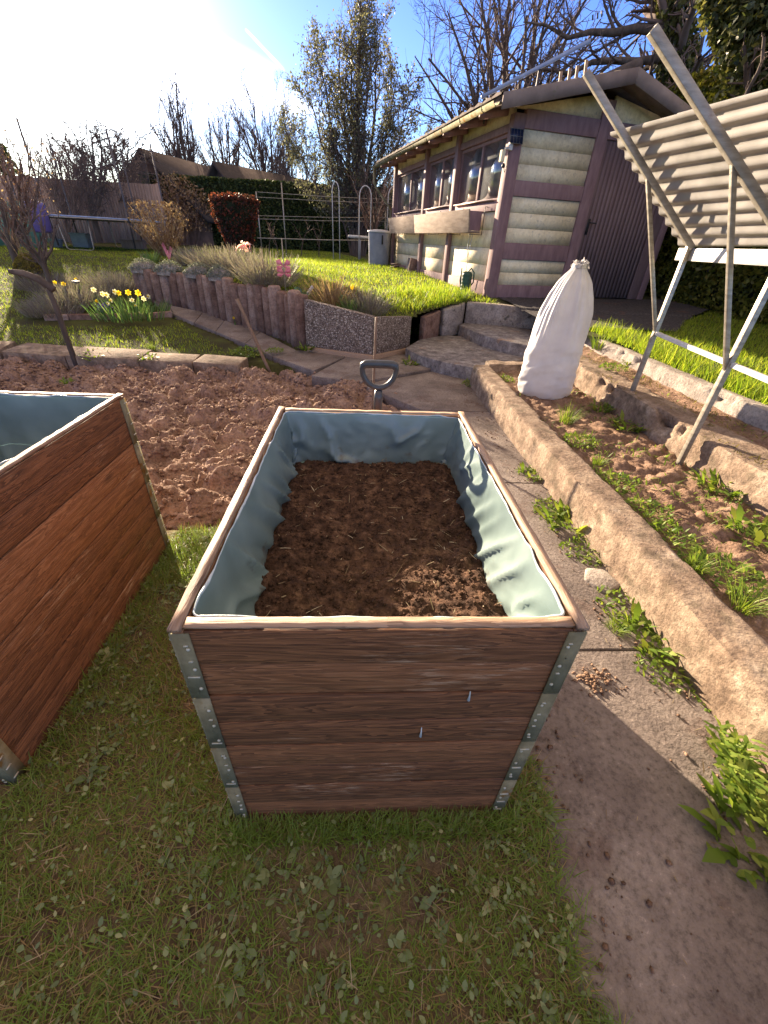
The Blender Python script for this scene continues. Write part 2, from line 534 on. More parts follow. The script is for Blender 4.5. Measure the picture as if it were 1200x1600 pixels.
M['wallc'] = noisy('old_wall_concrete', [(.25, (.10, .07, .052)), (.46, (.215, .155, .113)), (.62, (.30, .23, .17)), (.8, (.47, .39, .31))], 7, rough=.95, bump=.7, bscale=40, bdist=.014, spots=(9, .55, (.11, .085, .06), .75), spec=.15, grit=36, gamt=.55)
M['kerbc'] = noisy('grey_kerb_concrete', [(.25, (.16, .135, .12)), (.5, (.29, .25, .22)), (.75, (.42, .38, .33))], 6, rough=.95, bump=.8, bscale=50, bdist=.012, spots=(8, .60, (.07, .065, .05), .8), spec=.15, grit=40, gamt=.55)
M['stepc'] = noisy('lichened_step', [(.3, (.10, .09, .09)), (.5, (.20, .18, .175)), (.72, (.34, .32, .31))], 9, rough=.95, bump=.7, bscale=60, bdist=.01, spots=(4, .60, (.30, .20, .14), .7), spec=.15, grit=30, gamt=.55)
M['palis'] = noisy('reddish_palisade', [(.25, (.13, .075, .057)), (.5, (.245, .155, .12)), (.75, (.37, .265, .215))], 7, rough=.95, bump=.6, bscale=60, bdist=.008, rndamt=.25, spots=(6, .62, (.17, .16, .13), .7), spec=.15, grit=30, gamt=.55)
# exposed pebbles
m_, n_ = material('exposed_aggregate')
t_ = n_.n('ShaderNodeTexCoord')
v_ = n_.n('ShaderNodeTexVoronoi', {'Vector': t_.outputs['Object'], 'Scale': 68.0})
c_ = n_.ramp(n_.n('ShaderNodeSeparateColor', {0: v_.outputs['Color']}).outputs[0], [(.1, (.10, .075, .06)), (.45, (.19, .145, .12)), (.8, (.30, .24, .20)), (.96, (.50, .45, .40))])
k_ = n_.ramp(v_.outputs['Distance'], [(.45, (1, 1, 1)), (.75, (.45, .41, .38))])
c_ = n_.n('ShaderNodeMix', {0: 1.0, 6: c_, 7: k_}, data_type='RGBA', blend_type='MULTIPLY').outputs[2]
b_ = n_.n('ShaderNodeBump', {'Strength': 1.0, 'Distance': .01, 'Height': n_.math('SUBTRACT', 1.0, v_.outputs['Distance'])})
M['aggr'] = finish(m_, n_, n_.n('ShaderNodeBsdfPrincipled', {'Base Color': c_, 'Roughness': .8, 'Normal': b_.outputs[0]}).outputs[0])
# teal pond foil; the filled planter's foil carries soil smears
def foilmat(name, soiled):
    m, n = material(name)
    t = n.n('ShaderNodeTexCoord')
    z1 = n.n('ShaderNodeTexNoise', {'Vector': t.outputs['Object'], 'Scale': 5, 'Detail': 5})
    c = n.ramp(z1.outputs[0], [(.3, (.145, .205, .20)), (.6, (.215, .285, .275)), (.8, (.285, .36, .34))])
    if soiled:
        h = n.n('ShaderNodeSeparateXYZ', {0: t.outputs['Object']}).outputs[2]
        z3 = n.n('ShaderNodeTexNoise', {'Vector': t.outputs['Object'], 'Scale': 16, 'Detail': 7, 'Roughness': .7})
        f = n.math('ADD', n.math('MULTIPLY', n.math('SUBTRACT', soiled, h), 9.0), n.math('MULTIPLY', n.math('SUBTRACT', z3.outputs[0], .56), 7.0))
        c = n.n('ShaderNodeMix', {0: n.math('MULTIPLY', n.math('MAXIMUM', f, 0.0), .75, clamp=True), 6: c, 7: (.10, .065, .045, 1)}, data_type='RGBA').outputs[2]
    z2 = n.n('ShaderNodeTexNoise', {'Vector': t.outputs['Object'], 'Scale': 5.5, 'Detail': 3, 'Distortion': .8}, noise_type='RIDGED_MULTIFRACTAL')
    bp = n.n('ShaderNodeBump', {'Strength': .8, 'Distance': .012, 'Height': z2.outputs[0]})
    p = n.n('ShaderNodeBsdfPrincipled', {'Base Color': c, 'Roughness': .36, 'Specular IOR Level': .6, 'Normal': bp.outputs[0]})
    tr = n.n('ShaderNodeBsdfTranslucent', {'Color': (.18, .33, .35, 1)})
    return finish(m, n, n.n('ShaderNodeMixShader', {0: .16, 1: p.outputs[0], 2: tr.outputs[0]}).outputs[0])


M['foil'] = foilmat('teal_foil', 0)
M['foil_soiled'] = foilmat('soiled_teal_foil', .672)
M['foiledge'] = noisy('foil_edge', [(.3, (.30, .40, .42)), (.7, (.62, .66, .70))], 20, rough=.35, bump=.3)
# white woven sack
m_, n_ = material('woven_sack')
t_ = n_.n('ShaderNodeTexCoord')
z_ = n_.n('ShaderNodeTexNoise', {'Vector': t_.outputs['Object'], 'Scale': 6, 'Detail': 6})
c_ = n_.ramp(z_.outputs[0], [(.3, (.44, .44, .46)), (.6, (.58, .57, .57)), (.8, (.66, .65, .64))])
wv = n_.n('ShaderNodeTexWave', {'Vector': t_.outputs['Object'], 'Scale': 90, 'Distortion': 1.0}, bands_direction='Z')
b_ = n_.n('ShaderNodeBump', {'Strength': .2, 'Distance': .004, 'Height': wv.outputs[0]})
p_ = n_.n('ShaderNodeBsdfPrincipled', {'Base Color': c_, 'Roughness': .45, 'Normal': b_.outputs[0]})
tr = n_.n('ShaderNodeBsdfTranslucent', {'Color': (.86, .82, .80, 1)})
M['sack'] = finish(m_, n_, n_.n('ShaderNodeMixShader', {0: .2, 1: p_.outputs[0], 2: tr.outputs[0]}).outputs[0])
M['grip'] = noisy('grey_plastic_grip', [(.3, (.032, .036, .042)), (.7, (.055, .06, .068))], 40, rough=.38, bump=.05, spec=.5)
M['purple'] = noisy('purple_brown_paint', [(.3, (.19, .112, .115)), (.55, (.265, .162, .162)), (.8, (.32, .21, .205))], 4, (3, 3, .8), rough=.75, bump=.25, rndamt=.12)
M['door'] = noisy('door_paint', [(.3, (.15, .095, .095)), (.7, (.215, .145, .14))], 5, (3, 3, .5), rough=.75, bump=.25)
M['cream'] = noisy('cream_boards', [(.25, (.58, .48, .30)), (.5, (.79, .69, .46)), (.8, (.84, .76, .56))], 5, rough=.85, bump=.35, bscale=40, bdist=.004, rndamt=.12, spots=(16, .60, (.30, .29, .25), .45), grit=25, gamt=.2)
M['barge'] = noisy('grey_brown_barge', [(.3, (.17, .135, .12)), (.7, (.26, .21, .185))], 4, rough=.85, bump=.3, spots=(7, .62, (.10, .12, .05), .6))
M['roof'] = noisy('mossy_roof', [(.3, (.07, .055, .045)), (.6, (.13, .10, .085)), (.8, (.14, .15, .06))], 8, rough=.95, bump=.8)
M['glass'] = noisy('window_glass', [(.3, (.05, .055, .06)), (.7, (.22, .23, .23))], 2, rough=.03, bump=.0, spec=1.0, coat=1.0)
M['white'] = noisy('white_plastic', [(.3, (.52, .50, .46)), (.7, (.68, .66, .62))], 12, rough=.5, bump=.1)
M['black'] = noisy('black_fitting', [(.3, (.015, .015, .016)), (.7, (.035, .034, .034))], 12, rough=.5, bump=.1)
M['solar'] = noisy('solar_cells', [(.3, (.015, .02, .05)), (.7, (.04, .05, .09))], 3, rough=.25, bump=.02)
M['alu'] = noisy('aluminium_profile', [(.3, (.22, .195, .16)), (.55, (.34, .31, .255)), (.8, (.46, .42, .36))], 9, (1, 1, 4), rough=.42, metal=.45, bump=.15, spots=(14, .66, (.22, .15, .10), .5))
# translucent corrugated plastic
m_, n_ = material('corrugated_plastic')
t_ = n_.n('ShaderNodeTexCoord')
z_ = n_.n('ShaderNodeTexNoise', {'Vector': t_.outputs['Object'], 'Scale': 3, 'Detail': 7})
c_ = n_.ramp(z_.outputs[0], [(.3, (.25, .24, .23)), (.55, (.40, .385, .37)), (.75, (.54, .52, .49))])
p_ = n_.n('ShaderNodeBsdfPrincipled', {'Base Color': c_, 'Roughness': .32, 'Specular IOR Level': .6})
tr = n_.n('ShaderNodeBsdfTranslucent', {'Color': (.50, .45, .39, 1)})
M['corr'] = finish(m_, n_, n_.n('ShaderNodeMixShader', {0: .42, 1: p_.outputs[0], 2: tr.outputs[0]}).outputs[0])
M['bark'] = noisy('bark', [(.3, (.055, .042, .034)), (.6, (.12, .092, .075)), (.8, (.19, .15, .12))], 9, (1, 1, .3), rough=.95, bump=.8)
M['twig'] = noisy('twigs', [(.3, (.085, .06, .052)), (.7, (.17, .125, .108))], 3, rough=.9, bump=.2)
M['twigred'] = noisy('warm_twigs', [(.3, (.15, .095, .075)), (.7, (.28, .19, .15))], 3, rough=.9, bump=.2)
M['house'] = noisy('dark_house_wall', [(.3, (.10, .065, .05)), (.7, (.17, .115, .09))], 3, rough=.9, bump=.3)
M['tile'] = noisy('brown_tiles', [(.3, (.035, .028, .026)), (.7, (.065, .052, .047))], 6, rough=.9, bump=.5)
M['fence'] = noisy('brown_fence', [(.3, (.24, .16, .125)), (.7, (.37, .265, .215))], 4, (4, 4, .5), rough=.9, bump=.4, rndamt=.3)
M['net'] = None
m_, n_ = material('trampoline_net')
p_ = n_.n('ShaderNodeBsdfPrincipled', {'Base Color': (.10, .075, .065, 1), 'Roughness': .8})
tp = n_.n('ShaderNodeBsdfTransparent')
M['net'] = finish(m_, n_, n_.n('ShaderNodeMixShader', {0: .16, 1: tp.outputs[0], 2: p_.outputs[0]}).outputs[0])
M['pad'] = noisy('blue_pad', [(.3, (.20, .27, .42)), (.7, (.34, .42, .58))], 6, rough=.3, bump=.1)
M['greennet'] = noisy('green_mesh_sheet', [(.3, (.06, .16, .11)), (.7, (.14, .27, .20))], 8, rough=.7, bump=.4)
M['can'] = noisy('dark_green_plastic', [(.3, (.02, .06, .04)), (.7, (.045, .10, .065))], 9, rough=.45, bump=.1)
M['greybin'] = noisy('grey_barrel', [(.3, (.24, .25, .29)), (.7, (.36, .37, .41))], 5, rough=.6, bump=.2)
M['slate'] = noisy('dark_yard_gravel', [(.3, (.022, .02, .022)), (.55, (.07, .062, .062)), (.8, (.16, .14, .13))], 30, rough=.95, bump=1.0, bscale=60, bdist=.03, spots=(2.2, .60, (.12, .06, .04), .6))
M['pink'] = noisy('pink_plastic', [(.3, (.62, .12, .16)), (.7, (.80, .30, .34))], 14, rough=.4, bump=.1)
M['darkpole'] = noisy('dark_steel', [(.3, (.06, .055, .06)), (.7, (.11, .10, .105))], 9, rough=.5, metal=.4, bump=.1)
# plants
M['grass'] = leafmat('lawn_grass', [(.1, (.13, .21, .018)), (.5, (.23, .33, .028)), (.9, (.38, .41, .06))], .6, big=(.8, .5))
M['shadegrass'] = leafmat('near_grass', [(.02, (.36, .25, .13)), (.18, (.28, .235, .09)), (.36, (.15, .215, .045)), (.8, (.19, .285, .050))], .4, big=(3.5, .55))
M['broad'] = leafmat('broad_weed_leaves', [(.1, (.125, .17, .085)), (.5, (.19, .25, .12)), (.85, (.27, .31, .15)), (.98, (.42, .42, .22))], .3)
M['straw'] = leafmat('dry_straw', [(.1, (.16, .11, .06)), (.6, (.32, .25, .15)), (.95, (.48, .41, .29))], .2)
M['weed'] = leafmat('fresh_weed_leaves', [(.1, (.085, .145, .02)), (.5, (.14, .22, .03)), (.9, (.24, .29, .055))], .45)
M['laurel'] = leafmat('hedge_leaves_bright', [(.1, (.075, .085, .014)), (.5, (.135, .14, .02)), (.85, (.20, .19, .03)), (.98, (.26, .20, .05))], .4, big=(1.2, .5))
M['thuja'] = leafmat('dark_hedge_leaves', [(.1, (.022, .04, .016)), (.6, (.05, .075, .025)), (.95, (.12, .14, .04))], .3, big=(.7, .5))
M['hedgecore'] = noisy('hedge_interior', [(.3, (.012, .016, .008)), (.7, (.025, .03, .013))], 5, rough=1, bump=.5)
M['bud'] = leafmat('young_tree_leaves', [(.1, (.085, .09, .075)), (.5, (.13, .135, .105)), (.9, (.20, .195, .15))], .4)
M['ivy'] = leafmat('ivy_leaves', [(.1, (.04, .055, .018)), (.5, (.085, .095, .03)), (.9, (.20, .19, .08))], .3, rough=.35)
M['dryleaf'] = leafmat('dry_shrub_leaves', [(.1, (.16, .09, .06)), (.5, (.26, .17, .11)), (.9, (.38, .28, .19))], .4)
M['lav'] = leafmat('lavender_stems', [(.1, (.12, .10, .125)), (.5, (.195, .17, .18)), (.8, (.27, .245, .235)), (.95, (.20, .22, .14))], .35)
M['redleaf'] = leafmat('dark_red_leaves', [(.1, (.035, .018, .016)), (.6, (.075, .028, .022)), (.95, (.22, .05, .03))], .4)
M['sedum'] = leafmat('grey_green_cushion', [(.1, (.11, .13, .12)), (.5, (.18, .20, .18)), (.9, (.27, .28, .25))], .3)
M['iris'] = leafmat('strap_leaves', [(.1, (.07, .14, .05)), (.5, (.12, .21, .07)), (.9, (.19, .27, .09))], .45)
M['yellow'] = leafmat('yellow_petals', [(.1, (.75, .52, .02)), (.9, (.85, .68, .06))], .45)
M['cream_petal'] = leafmat('cream_petals', [(.1, (.78, .76, .60)), (.9, (.85, .83, .70))], .45)
M['violet'] = leafmat('violet_petals', [(.1, (.10, .05, .38)), (.9, (.18, .10, .50))], .4)
M['pinkpetal'] = leafmat('pink_petals', [(.1, (.70, .30, .42)), (.9, (.85, .60, .66))], .45)
M['moss'] = leafmat('moss', [(.1, (.10, .085, .02)), (.5, (.17, .14, .03)), (.9, (.26, .20, .05))], .3)

# ------------------------------------------------------------------ setting: ground, lawns, soil, path
SOILP = [(-6.5, 1.36), (-.9, 1.36), (-0.05, 1.36), (1.0, 1.9), (1.02, 3.74), (0.76, 4.2), (0.44, 4.62), (-.26, 4.86), (-.85, 5.10), (-1.25, 5.32), (-6.5, 5.30)]
UPP = PAL + [(0.45, 5.68), (1.08, 6.28), (1.30, 6.60), (1.72, 7.02), (2.25, 7.38), (3.3, 6.95), (4.2, 7.1), (6.5, 7.7), (12, 8), (14, 29), (-9.3, 29), (-7, 20), (-5.4, 14), (-4.6, 12), (-3.9, 10)]
RIGHTP = [(3.48, -3), (14, -3), (14, 8.6), (4.1, 7.2), (3.1, 6.9), (3.05, 5.2), (3.48, 4.9)]


front = [(0.98, 3.68), (0.32, 4.48)] + [tuple(hit(px, py, T_low)[:2]) for px, py in ((490, 583), (425, 560), (383, 540), (337, 521), (304, 507), (272, 494), (250, 480))]
back = [(1.86, 4.95), (1.05, 5.95), (0.2, 5.85), (-.62, 5.95)] + [tuple(hit(px, py, T_low)[:2]) for px, py in ((408, 521), (352, 503), (318, 490), (264, 479), (236, 470))]
PATHP = [tuple(p) for p in front] + [tuple(p) for p in back[::-1]]


def ground_z(x, y):
    z = T_low(x, y) + 0.02 * fbm(x * 3, y * 3, 5) + np.where(y > 5.2, .03 * fbm(x, y, 8), 0)
    z = z - 0.16 * ((x > 0.95) & (y > -1.5) & (y < 9))           # below path, steps and beds
    z = z - 0.16 * (inpoly(x, y, PATHP) & (x <= .95))
    z = z - 0.26 * inpoly(x, y, [(-6.7, 1.42), (1.05, 1.42), (1.15, 3.75), (.5, 4.75), (-.25, 5.05), (-.9, 5.3), (-1.4, 5.42), (-6.7, 5.42)])
    return z


def keep_ground(x, y):
    return ~((np.abs(x) < 12) & (y > -6) & (y < 26))


V, F = grid(-12, 12, -6, 26, .1, ground_z)
V2, F2 = grid(-420, 420, -420, 420, 2.0, lambda x, y: T_low(x, np.clip(y, -5, 30)) - 0.06 - .25 * ((np.abs(x) < 11.9) & (y > -5.9) & (y < 25.9)))
mesh_obj('ground', np.concatenate([V, V2]), np.concatenate([F, F2 + len(V)]), M['turf'], smooth=True)['kind'] = 'structure'

def edge(y):
    y = np.asarray(y, float)
    return .955 + .022 * np.sin(y * 5) + .09 * fbm(y * 4, y * 0, 77) + .05 * fbm(y * 23, y * 0 + 3, 78) - .11 * sstep(.0, .5, y)


V, F = grid(-3.6, 1.06, -2.2, 1.45, .012, lambda x, y: 0.012 + .02 * fbm(x * 4, y * 4, 21) + .016 * fbm(x * 14, y * 14, 3) + .008 * fbm(x * 45, y * 45, 4) - .03 * sstep(-.05, .0, x - edge(y)), lambda x, y: x < edge(y))
tag(mesh_obj('foreground_turf', V, F, M['foreturf'], smooth=True), kind='structure')


def keep_up(x, y):
    return inpoly(x, y, UPP)


V, F = grid(-12.0, 14, 5.4, 29, .08, lambda x, y: T_up(x, y) + .025 * fbm(x * 2.5, y * 2.5, 9), keep_up)
tag(mesh_obj('upper_lawn', V, F, M['turf'], smooth=True), kind='structure')
V, F = grid(3.0, 14, -3, 8.6, .1, lambda x, y: T_right(x, y) + .02 * fbm(x * 2.5, y * 2.5, 9), lambda x, y: inpoly(x, y, RIGHTP))
tag(mesh_obj('side_lawn', V, F, M['turf'], smooth=True), kind='structure')
YARD = [(3.0, 5.45), (4.75, 5.45), (5.6, 6.5), (7.4, 8.2), (7.2, 9.0), (2.9, 8.05), (2.95, 7.05)]
V, F = grid(2.9, 7.4, 5.3, 9.2, .04, lambda x, y: np.maximum(T_right(x, y) + .03, np.where(y > 6.8, T_right(x, y) + .055, 0)) + .012 * fbm(x * 18, y * 18, 4) + .02 * fbm(x * 3, y * 3, 2), lambda x, y: inpoly(x, y, YARD))
tag(mesh_obj('gravel_yard', V, F, M['slate'], smooth=True), kind='structure')


def soil_z(x, y):
    n = fbm(x * 1.6, y * 1.6, 31)
    z = -.13 + .10 * n + .05 * fbm(x * 5, y * 5, 40)
    far = sstep(1.4, 2.2, y)
    z = z + (clods(x, y, .26, 50, .8) * .55 + clods(x + .03, y, .13, 60, .9) * .55 + clods(x, y, .06, 70, .9) * .55) * (.35 + .65 * far)
    z = z + .05 * np.abs(fbm(x * 9, y * 9, 77, 3)) - .015 + .040 * fbm(x * 20, y * 20, 80) + .022 * fbm(x * 48, y * 48, 90)
    return np.minimum(z, .09)


V, F = grid(-6.0, 1.06, 1.3, 5.4, .014, soil_z, lambda x, y: inpoly(x, y, SOILP))
tag(mesh_obj('tilled_soil', V, F, M['soil']), kind='structure')

# loose crumbs on the dug bed (uncountable)
ico_v = np.array([(0, 0, 1), (.9, 0, .3), (.28, .85, .35), (-.72, .53, .3), (-.72, -.53, .4), (.28, -.85, .3), (0, 0, -.5)])
ico_f = np.array([(0, 1, 2), (0, 2, 3), (0, 3, 4), (0, 4, 5), (0, 5, 1), (6, 2, 1), (6, 3, 2), (6, 4, 3), (6, 5, 4), (6, 1, 5)])


def crumbs(P, size):
    N = len(P); a = G.uniform(0, 6.28, N); s = np.broadcast_to(size, N)
    sc3 = G.uniform(.6, 1.35, (N, 3)) * s[:, None]
    B = ico_v[None] * (1 + G.uniform(-.25, .25, (N, 7, 1)))
    x = B[..., 0] * np.cos(a)[:, None] - B[..., 1] * np.sin(a)[:, None]; y = B[..., 0] * np.sin(a)[:, None] + B[..., 1] * np.cos(a)[:, None]
    V = np.stack([x, y, B[..., 2]], -1) * sc3[:, None] + P[:, None]
    F = (np.arange(N) * 7)[:, None, None] + ico_f[None]
    return V.reshape(-1, 3), F.reshape(-1, 3)


P = scatter(24000, -5, 1.0, 1.4, 5.3, lambda x, y: inpoly(x, y, SOILP))
z = soil_z(P[:, 0], P[:, 1])
V, F = crumbs(np.column_stack([P, z]), .005 + .030 * G.random(len(P)) ** 4)
tag(mesh_obj('soil_crumbs', V, F, M['soil']), kind='stuff', label='loose crumbs of earth over the dug bed', cat='soil')

# concrete path: a straight run beside the planter, then a bend up to the left
def slab(mb, poly, top, th=.09, joint=.006):
    c = np.mean(poly, 0)
    q = [tuple(np.array(p) + (c - np.array(p)) / np.linalg.norm(c - np.array(p)) * joint) for p in poly]
    z1 = [top(*p) if callable(top) else top for p in q]
    mb.prism(q, [v - th for v in z1], z1)


def rough_sheet(poly_list, zt, step, amp, seed, edge=.10):
    Vs = []; Fs = []; o = 0
    for poly in poly_list:
        xs = [p[0] for p in poly]; ys = [p[1] for p in poly]
        V, F = grid(min(xs), max(xs), min(ys), max(ys), step, lambda x, y: zt(x, y) + amp * fbm(x * 9, y * 9, seed) + amp * .5 * fbm(x * 40, y * 40, seed + 3), lambda x, y: inpoly(x, y, poly))
        Vs.append(V); Fs.append(F + o); o += len(V)
    return np.concatenate(Vs), np.concatenate(Fs)


mb = MB()
joints = [(-1.6, .60), (.60, 2.1), (2.1, 3.64)]
for a, b in joints:
    slab(mb, [(.80, a), (1.74, a), (1.74, b), (.80, b)], 0.0, .12, .004)
slab(mb, [(0.98, 3.66), (1.74, 3.66), (1.80, 4.9), (1.50, 5.35), (0.34, 4.5)], 0.002, .12)
pz = lambda x, y: float(T_low(x, y)) + .03
slab(mb, [(0.32, 4.5), (1.48, 5.36), (1.05, 5.95), (0.2, 5.85), (-.28, 4.71)], pz, .14)
for k in range(2, len(front) - 1):
    slab(mb, [front[k], front[k + 1], back[k + 1], back[k]], pz, .14)
ob = mb.build('path', M['path'], bevel=.008)
ob['kind'] = 'structure'
# crumbly upper surface of the straight run
ramp_z = lambda x, y: 0.004 + 0 * x
V, F = rough_sheet([[(.81, a + .008), (1.735, a + .008), (1.735, b - .008), (.81, b - .008)] for a, b in joints], ramp_z, .014, .004, 17)
tag(mesh_obj('path_surface', V, F, M['path'], smooth=True), kind='structure')

# ------------------------------------------------------------------ low concrete walls
def rough_block(name, label, cat, x0, x1, y0, y1, z0, ztop, mat, seed, amp=.012, step=.03, chip=.03, lean=0.0, group=None):
    """weathered concrete block: five displaced sheets sharing their edges"""
    def warp(V):
        x, y, z = V[:, 0], V[:, 1], V[:, 2]
        s = x * .7 + z * 1.3
        d = amp * (fbm(y * 5 + s * 9, s * 14 + 3, seed) + .6 * fbm(y * 22, s * 40, seed + 5)) * 2
        cx = (x0 + x1) / 2; cy = (y0 + y1) / 2
        wx = np.clip(np.abs(x - cx) / ((x1 - x0) / 2), 0, 1) * np.sign(x - cx); wy = (np.abs(y - cy) > (y1 - y0) / 2 - 1e-4) * np.sign(y - cy)
        wz = np.clip((z - z0) / max(ztop - z0, .01), 0, 1)
        edge = np.clip((np.abs(wx) - .72) / .28, 0, 1) * wz ** 6
        c = np.maximum(0, fbm(y * 2.3, wx * 2, seed + 9) + fbm(y * 9, wx * 3, seed + 11) * .6 - .10)
        out = V.copy()
        out[:, 0] += wx * d - np.sign(wx) * edge * (c * chip * 8 + .008) + lean * wz * (x < cx)
        out[:, 1] += wy * d
        out[:, 2] += (d * .8 - edge * (c * chip * 9 + .006)) * wz
        return out
    nz = max(3, int((ztop - z0) / step)); nx = max(3, int((x1 - x0) / step)); ny = max(3, int((y1 - y0) / step))
    Vs = []; Fs = []; o = 0

    def sheet(A, U, Wv, nu, nv):
        nonlocal o
        u, v = np.meshgrid(np.linspace(0, 1, nu + 1), np.linspace(0, 1, nv + 1))
        P = np.array(A)[None, None] + u[..., None] * np.array(U) + v[..., None] * np.array(Wv)
        i = np.arange((nu + 1) * (nv + 1)).reshape(nv + 1, nu + 1)
        f = np.stack([i[:-1, :-1], i[:-1, 1:], i[1:, 1:], i[1:, :-1]], -1).reshape(-1, 4)
        Vs.append(P.reshape(-1, 3)); Fs.append(f + o); o += P.shape[0] * P.shape[1]
    H = ztop - z0
    sheet((x0, y1, z0), (0, y0 - y1, 0), (0, 0, H), ny, nz); sheet((x1, y0, z0), (0, y1 - y0, 0), (0, 0, H), ny, nz)
    sheet((x0, y0, z0), (x1 - x0, 0, 0), (0, 0, H), nx, nz); sheet((x1, y1, z0), (x0 - x1, 0, 0), (0, 0, H), nx, nz)
    sheet((x0, y0, ztop), (x1 - x0, 0, 0), (0, y1 - y0, 0), nx, ny)
    V = warp(np.concatenate(Vs))
    return tag(mesh_obj(name, V, np.concatenate(Fs), mat, smooth=True), label, cat, group)


rough_block('garden_wall', 'long low weathered concrete wall with chipped edges beside the path', 'wall', 1.72, 1.925, -1.2, 4.62, -.12, .255, M['wallc'], 3, .006, .018, .012)
rough_block('garden_wall', 'short end return of the low concrete wall behind the white sack', 'wall', 1.93, 2.78, 4.66, 4.84, -.05, .262, M['wallc'], 8, .010, .03, .03)
rough_block('garden_wall', 'broken mossy inner wall behind the post feet of the plastic roof stand', 'wall', 2.80, 3.12, .4, 4.95, -.05, .405, M['wallc'], 15, .016, .025, .05)
rough_block('kerb', 'grey concrete kerb along the side lawn behind the roof stand', 'kerb', 3.36, 3.50, .2, 5.35, .1, .548, M['kerbc'], 24, .008, .03, .03)

def bed_z(x, y):
    return .165 + .05 * fbm(x * 3, y * 3, 101) + clods(x, y, .09, 105, .7) * .35 + clods(x, y, .04, 110, .8) * .5 + .014 * fbm(x * 25, y * 25, 107)


V, F = grid(1.90, 2.85, -.8, 4.75, .018, bed_z)
tag(mesh_obj('raised_bed_soil', V, F, M['bedsoil']), kind='structure')
V, F = grid(3.08, 3.40, .3, 5.2, .03, lambda x, y: .37 + .04 * fbm(x * 5, y * 5, 3) + .02 * fbm(x * 20, y * 20, 5) + .04 * sstep(3.2, 3.38, x))
tag(mesh_obj('soil_strip', V, F, M['bedsoil']), kind='structure')

# ------------------------------------------------------------------ steps and retaining pieces up to the shed
def slab_thing(name, label, cat, poly, z0, z1, mat, bev=.008, group=None):
    mb = MB(); mb.prism(poly, z0, z1)
    o = mb.build(name, mat)
    m = o.modifiers.new('bevel', 'BEVEL'); m.width = bev; m.segments = 2; m.limit_method = 'ANGLE'
    return tag(o, label, cat, group)


slab_thing('stone_step', 'lower rounded grey stone step at the end of the path', 'step', [(1.00, 5.86), (1.16, 5.42), (1.44, 5.08), (1.82, 4.80), (1.98, 4.90), (2.30, 5.20), (2.9, 5.5), (2.75, 6.3), (2.2, 6.9), (1.8, 7.0), (1.3, 6.55)], -.05, [.165] * 3 + [.17] * 8, M['stepc'])
slab_thing('stone_step', 'upper dark stone step below the retaining wall of the shed', 'step', [(2.02, 7.06), (2.16, 6.4), (2.26, 6.05), (2.5, 5.70), (2.75, 5.44), (3.4, 5.5), (3.5, 6.75), (2.9, 7.2), (2.3, 7.45)], .10, .335, M['stepc'])
slab_thing('retaining_wall', 'stained concrete retaining wall in front of the shed base', 'wall', [(2.16, 7.30), (2.70, 7.12), (3.32, 6.90), (3.36, 7.06), (2.78, 7.30), (2.2, 7.50)], .2, [.655, .66, .63, .63, .66, .66], M['kerbc'], .02)
slab_thing('corner_stone', 'tilted rough stone block ending the retaining wall beside the lawn', 'stone', [(1.72, 6.93), (1.98, 7.06), (2.13, 7.28), (2.15, 7.5), (1.80, 7.32), (1.66, 7.10)], .15, [.57, .62, .66, .66, .62, .57], M['kerbc'], .03)
slab_thing('edging_stone', 'small grey edging stone between pebble trough and corner stone', 'stone', [(1.36, 6.56), (1.50, 6.72), (1.66, 6.92), (1.58, 7.04), (1.42, 6.86), (1.28, 6.66)], .1, [.50, .52, .56, .56, .52, .50], M['palis'], .02)
# pebble faced trough walls at the bend
slab_thing('pebble_panel', 'long pebble-faced concrete panel beside the path bend', 'panel', [(-.48, 6.00), (.50, 5.60), (.54, 5.69), (-.44, 6.10)], [.06, .05, .05, .06], [.735, .605, .605, .735], M['aggr'], .008)
slab_thing('pebble_panel', 'short pebble-faced concrete panel turned towards the steps', 'panel', [(.505, 5.597), (1.10, 6.22), (1.03, 6.28), (.545, 5.70)], .05, [.60, .545, .545, .60], M['aggr'], .008)
slab_thing('edging_plank', 'thin weathered plank on edge under the pebble panels', 'plank', [(-.46, 5.93), (.50, 5.535), (1.16, 6.20), (1.12, 6.23), (.50, 5.59), (-.45, 5.98)], -.02, .11, M['rim_x'], .004)

# palisade posts round the bed
cum = [0]
for a, b in zip(PAL, PAL[1:]):
    cum.append(cum[-1] + math.dist(a, b))
npal = 24
pmesh = []
for k in range(3):
    prof = []
    mb = MB(); n = 10
    hh = .95
    ring = [(math.cos(i * 6.283 / n) * .108, math.sin(i * 6.283 / n) * .10) for i in range(n)]
    for z, s in ((0, 1), (hh - .05, 1), (hh - .012, .93), (hh, .8)):
        pass
    mb.lathe([(.105, 0), (.105, hh - .06), (.098, hh - .02), (.080, hh)], n=10)
    for i in range(len(mb.v)):
        x, y, z = mb.v[i]
        mb.v[i] = (x + .012 * (fbm(z * 6 + k, x * 30, k) + 0), y + .012 * fbm(z * 6, y * 30 + k, k + 4), z + (0.03 * fbm(x * 12 + k * 5, y * 12, k) if z > .5 else 0))
    o = mb.build('palisade_post', M['palis'])
    pmesh.append(o)
for i in range(npal):
    s = cum[-1] * (i + .5) / npal
    x = np.interp(s, cum, [p[0] for p in PAL]); y = np.interp(s, cum, [p[1] for p in PAL])
    o = pmesh[i] if i < 3 else pmesh[i % 3].copy()
    if i >= 3: col.objects.link(o)
    top = np.interp(s / cum[-1], [0, .25, .55, 1], [.82, .82, .82, .77]) + R.uniform(-.045, .035)
    o.location = (x, y, top - .95)
    o.rotation_euler = (R.uniform(-.02, .02), R.uniform(-.02, .02), R.uniform(0, 6.28))
    tag(o, 'reddish weathered concrete palisade post in the curved row beside the path', 'palisade', 'palisade posts edging the upper bed')

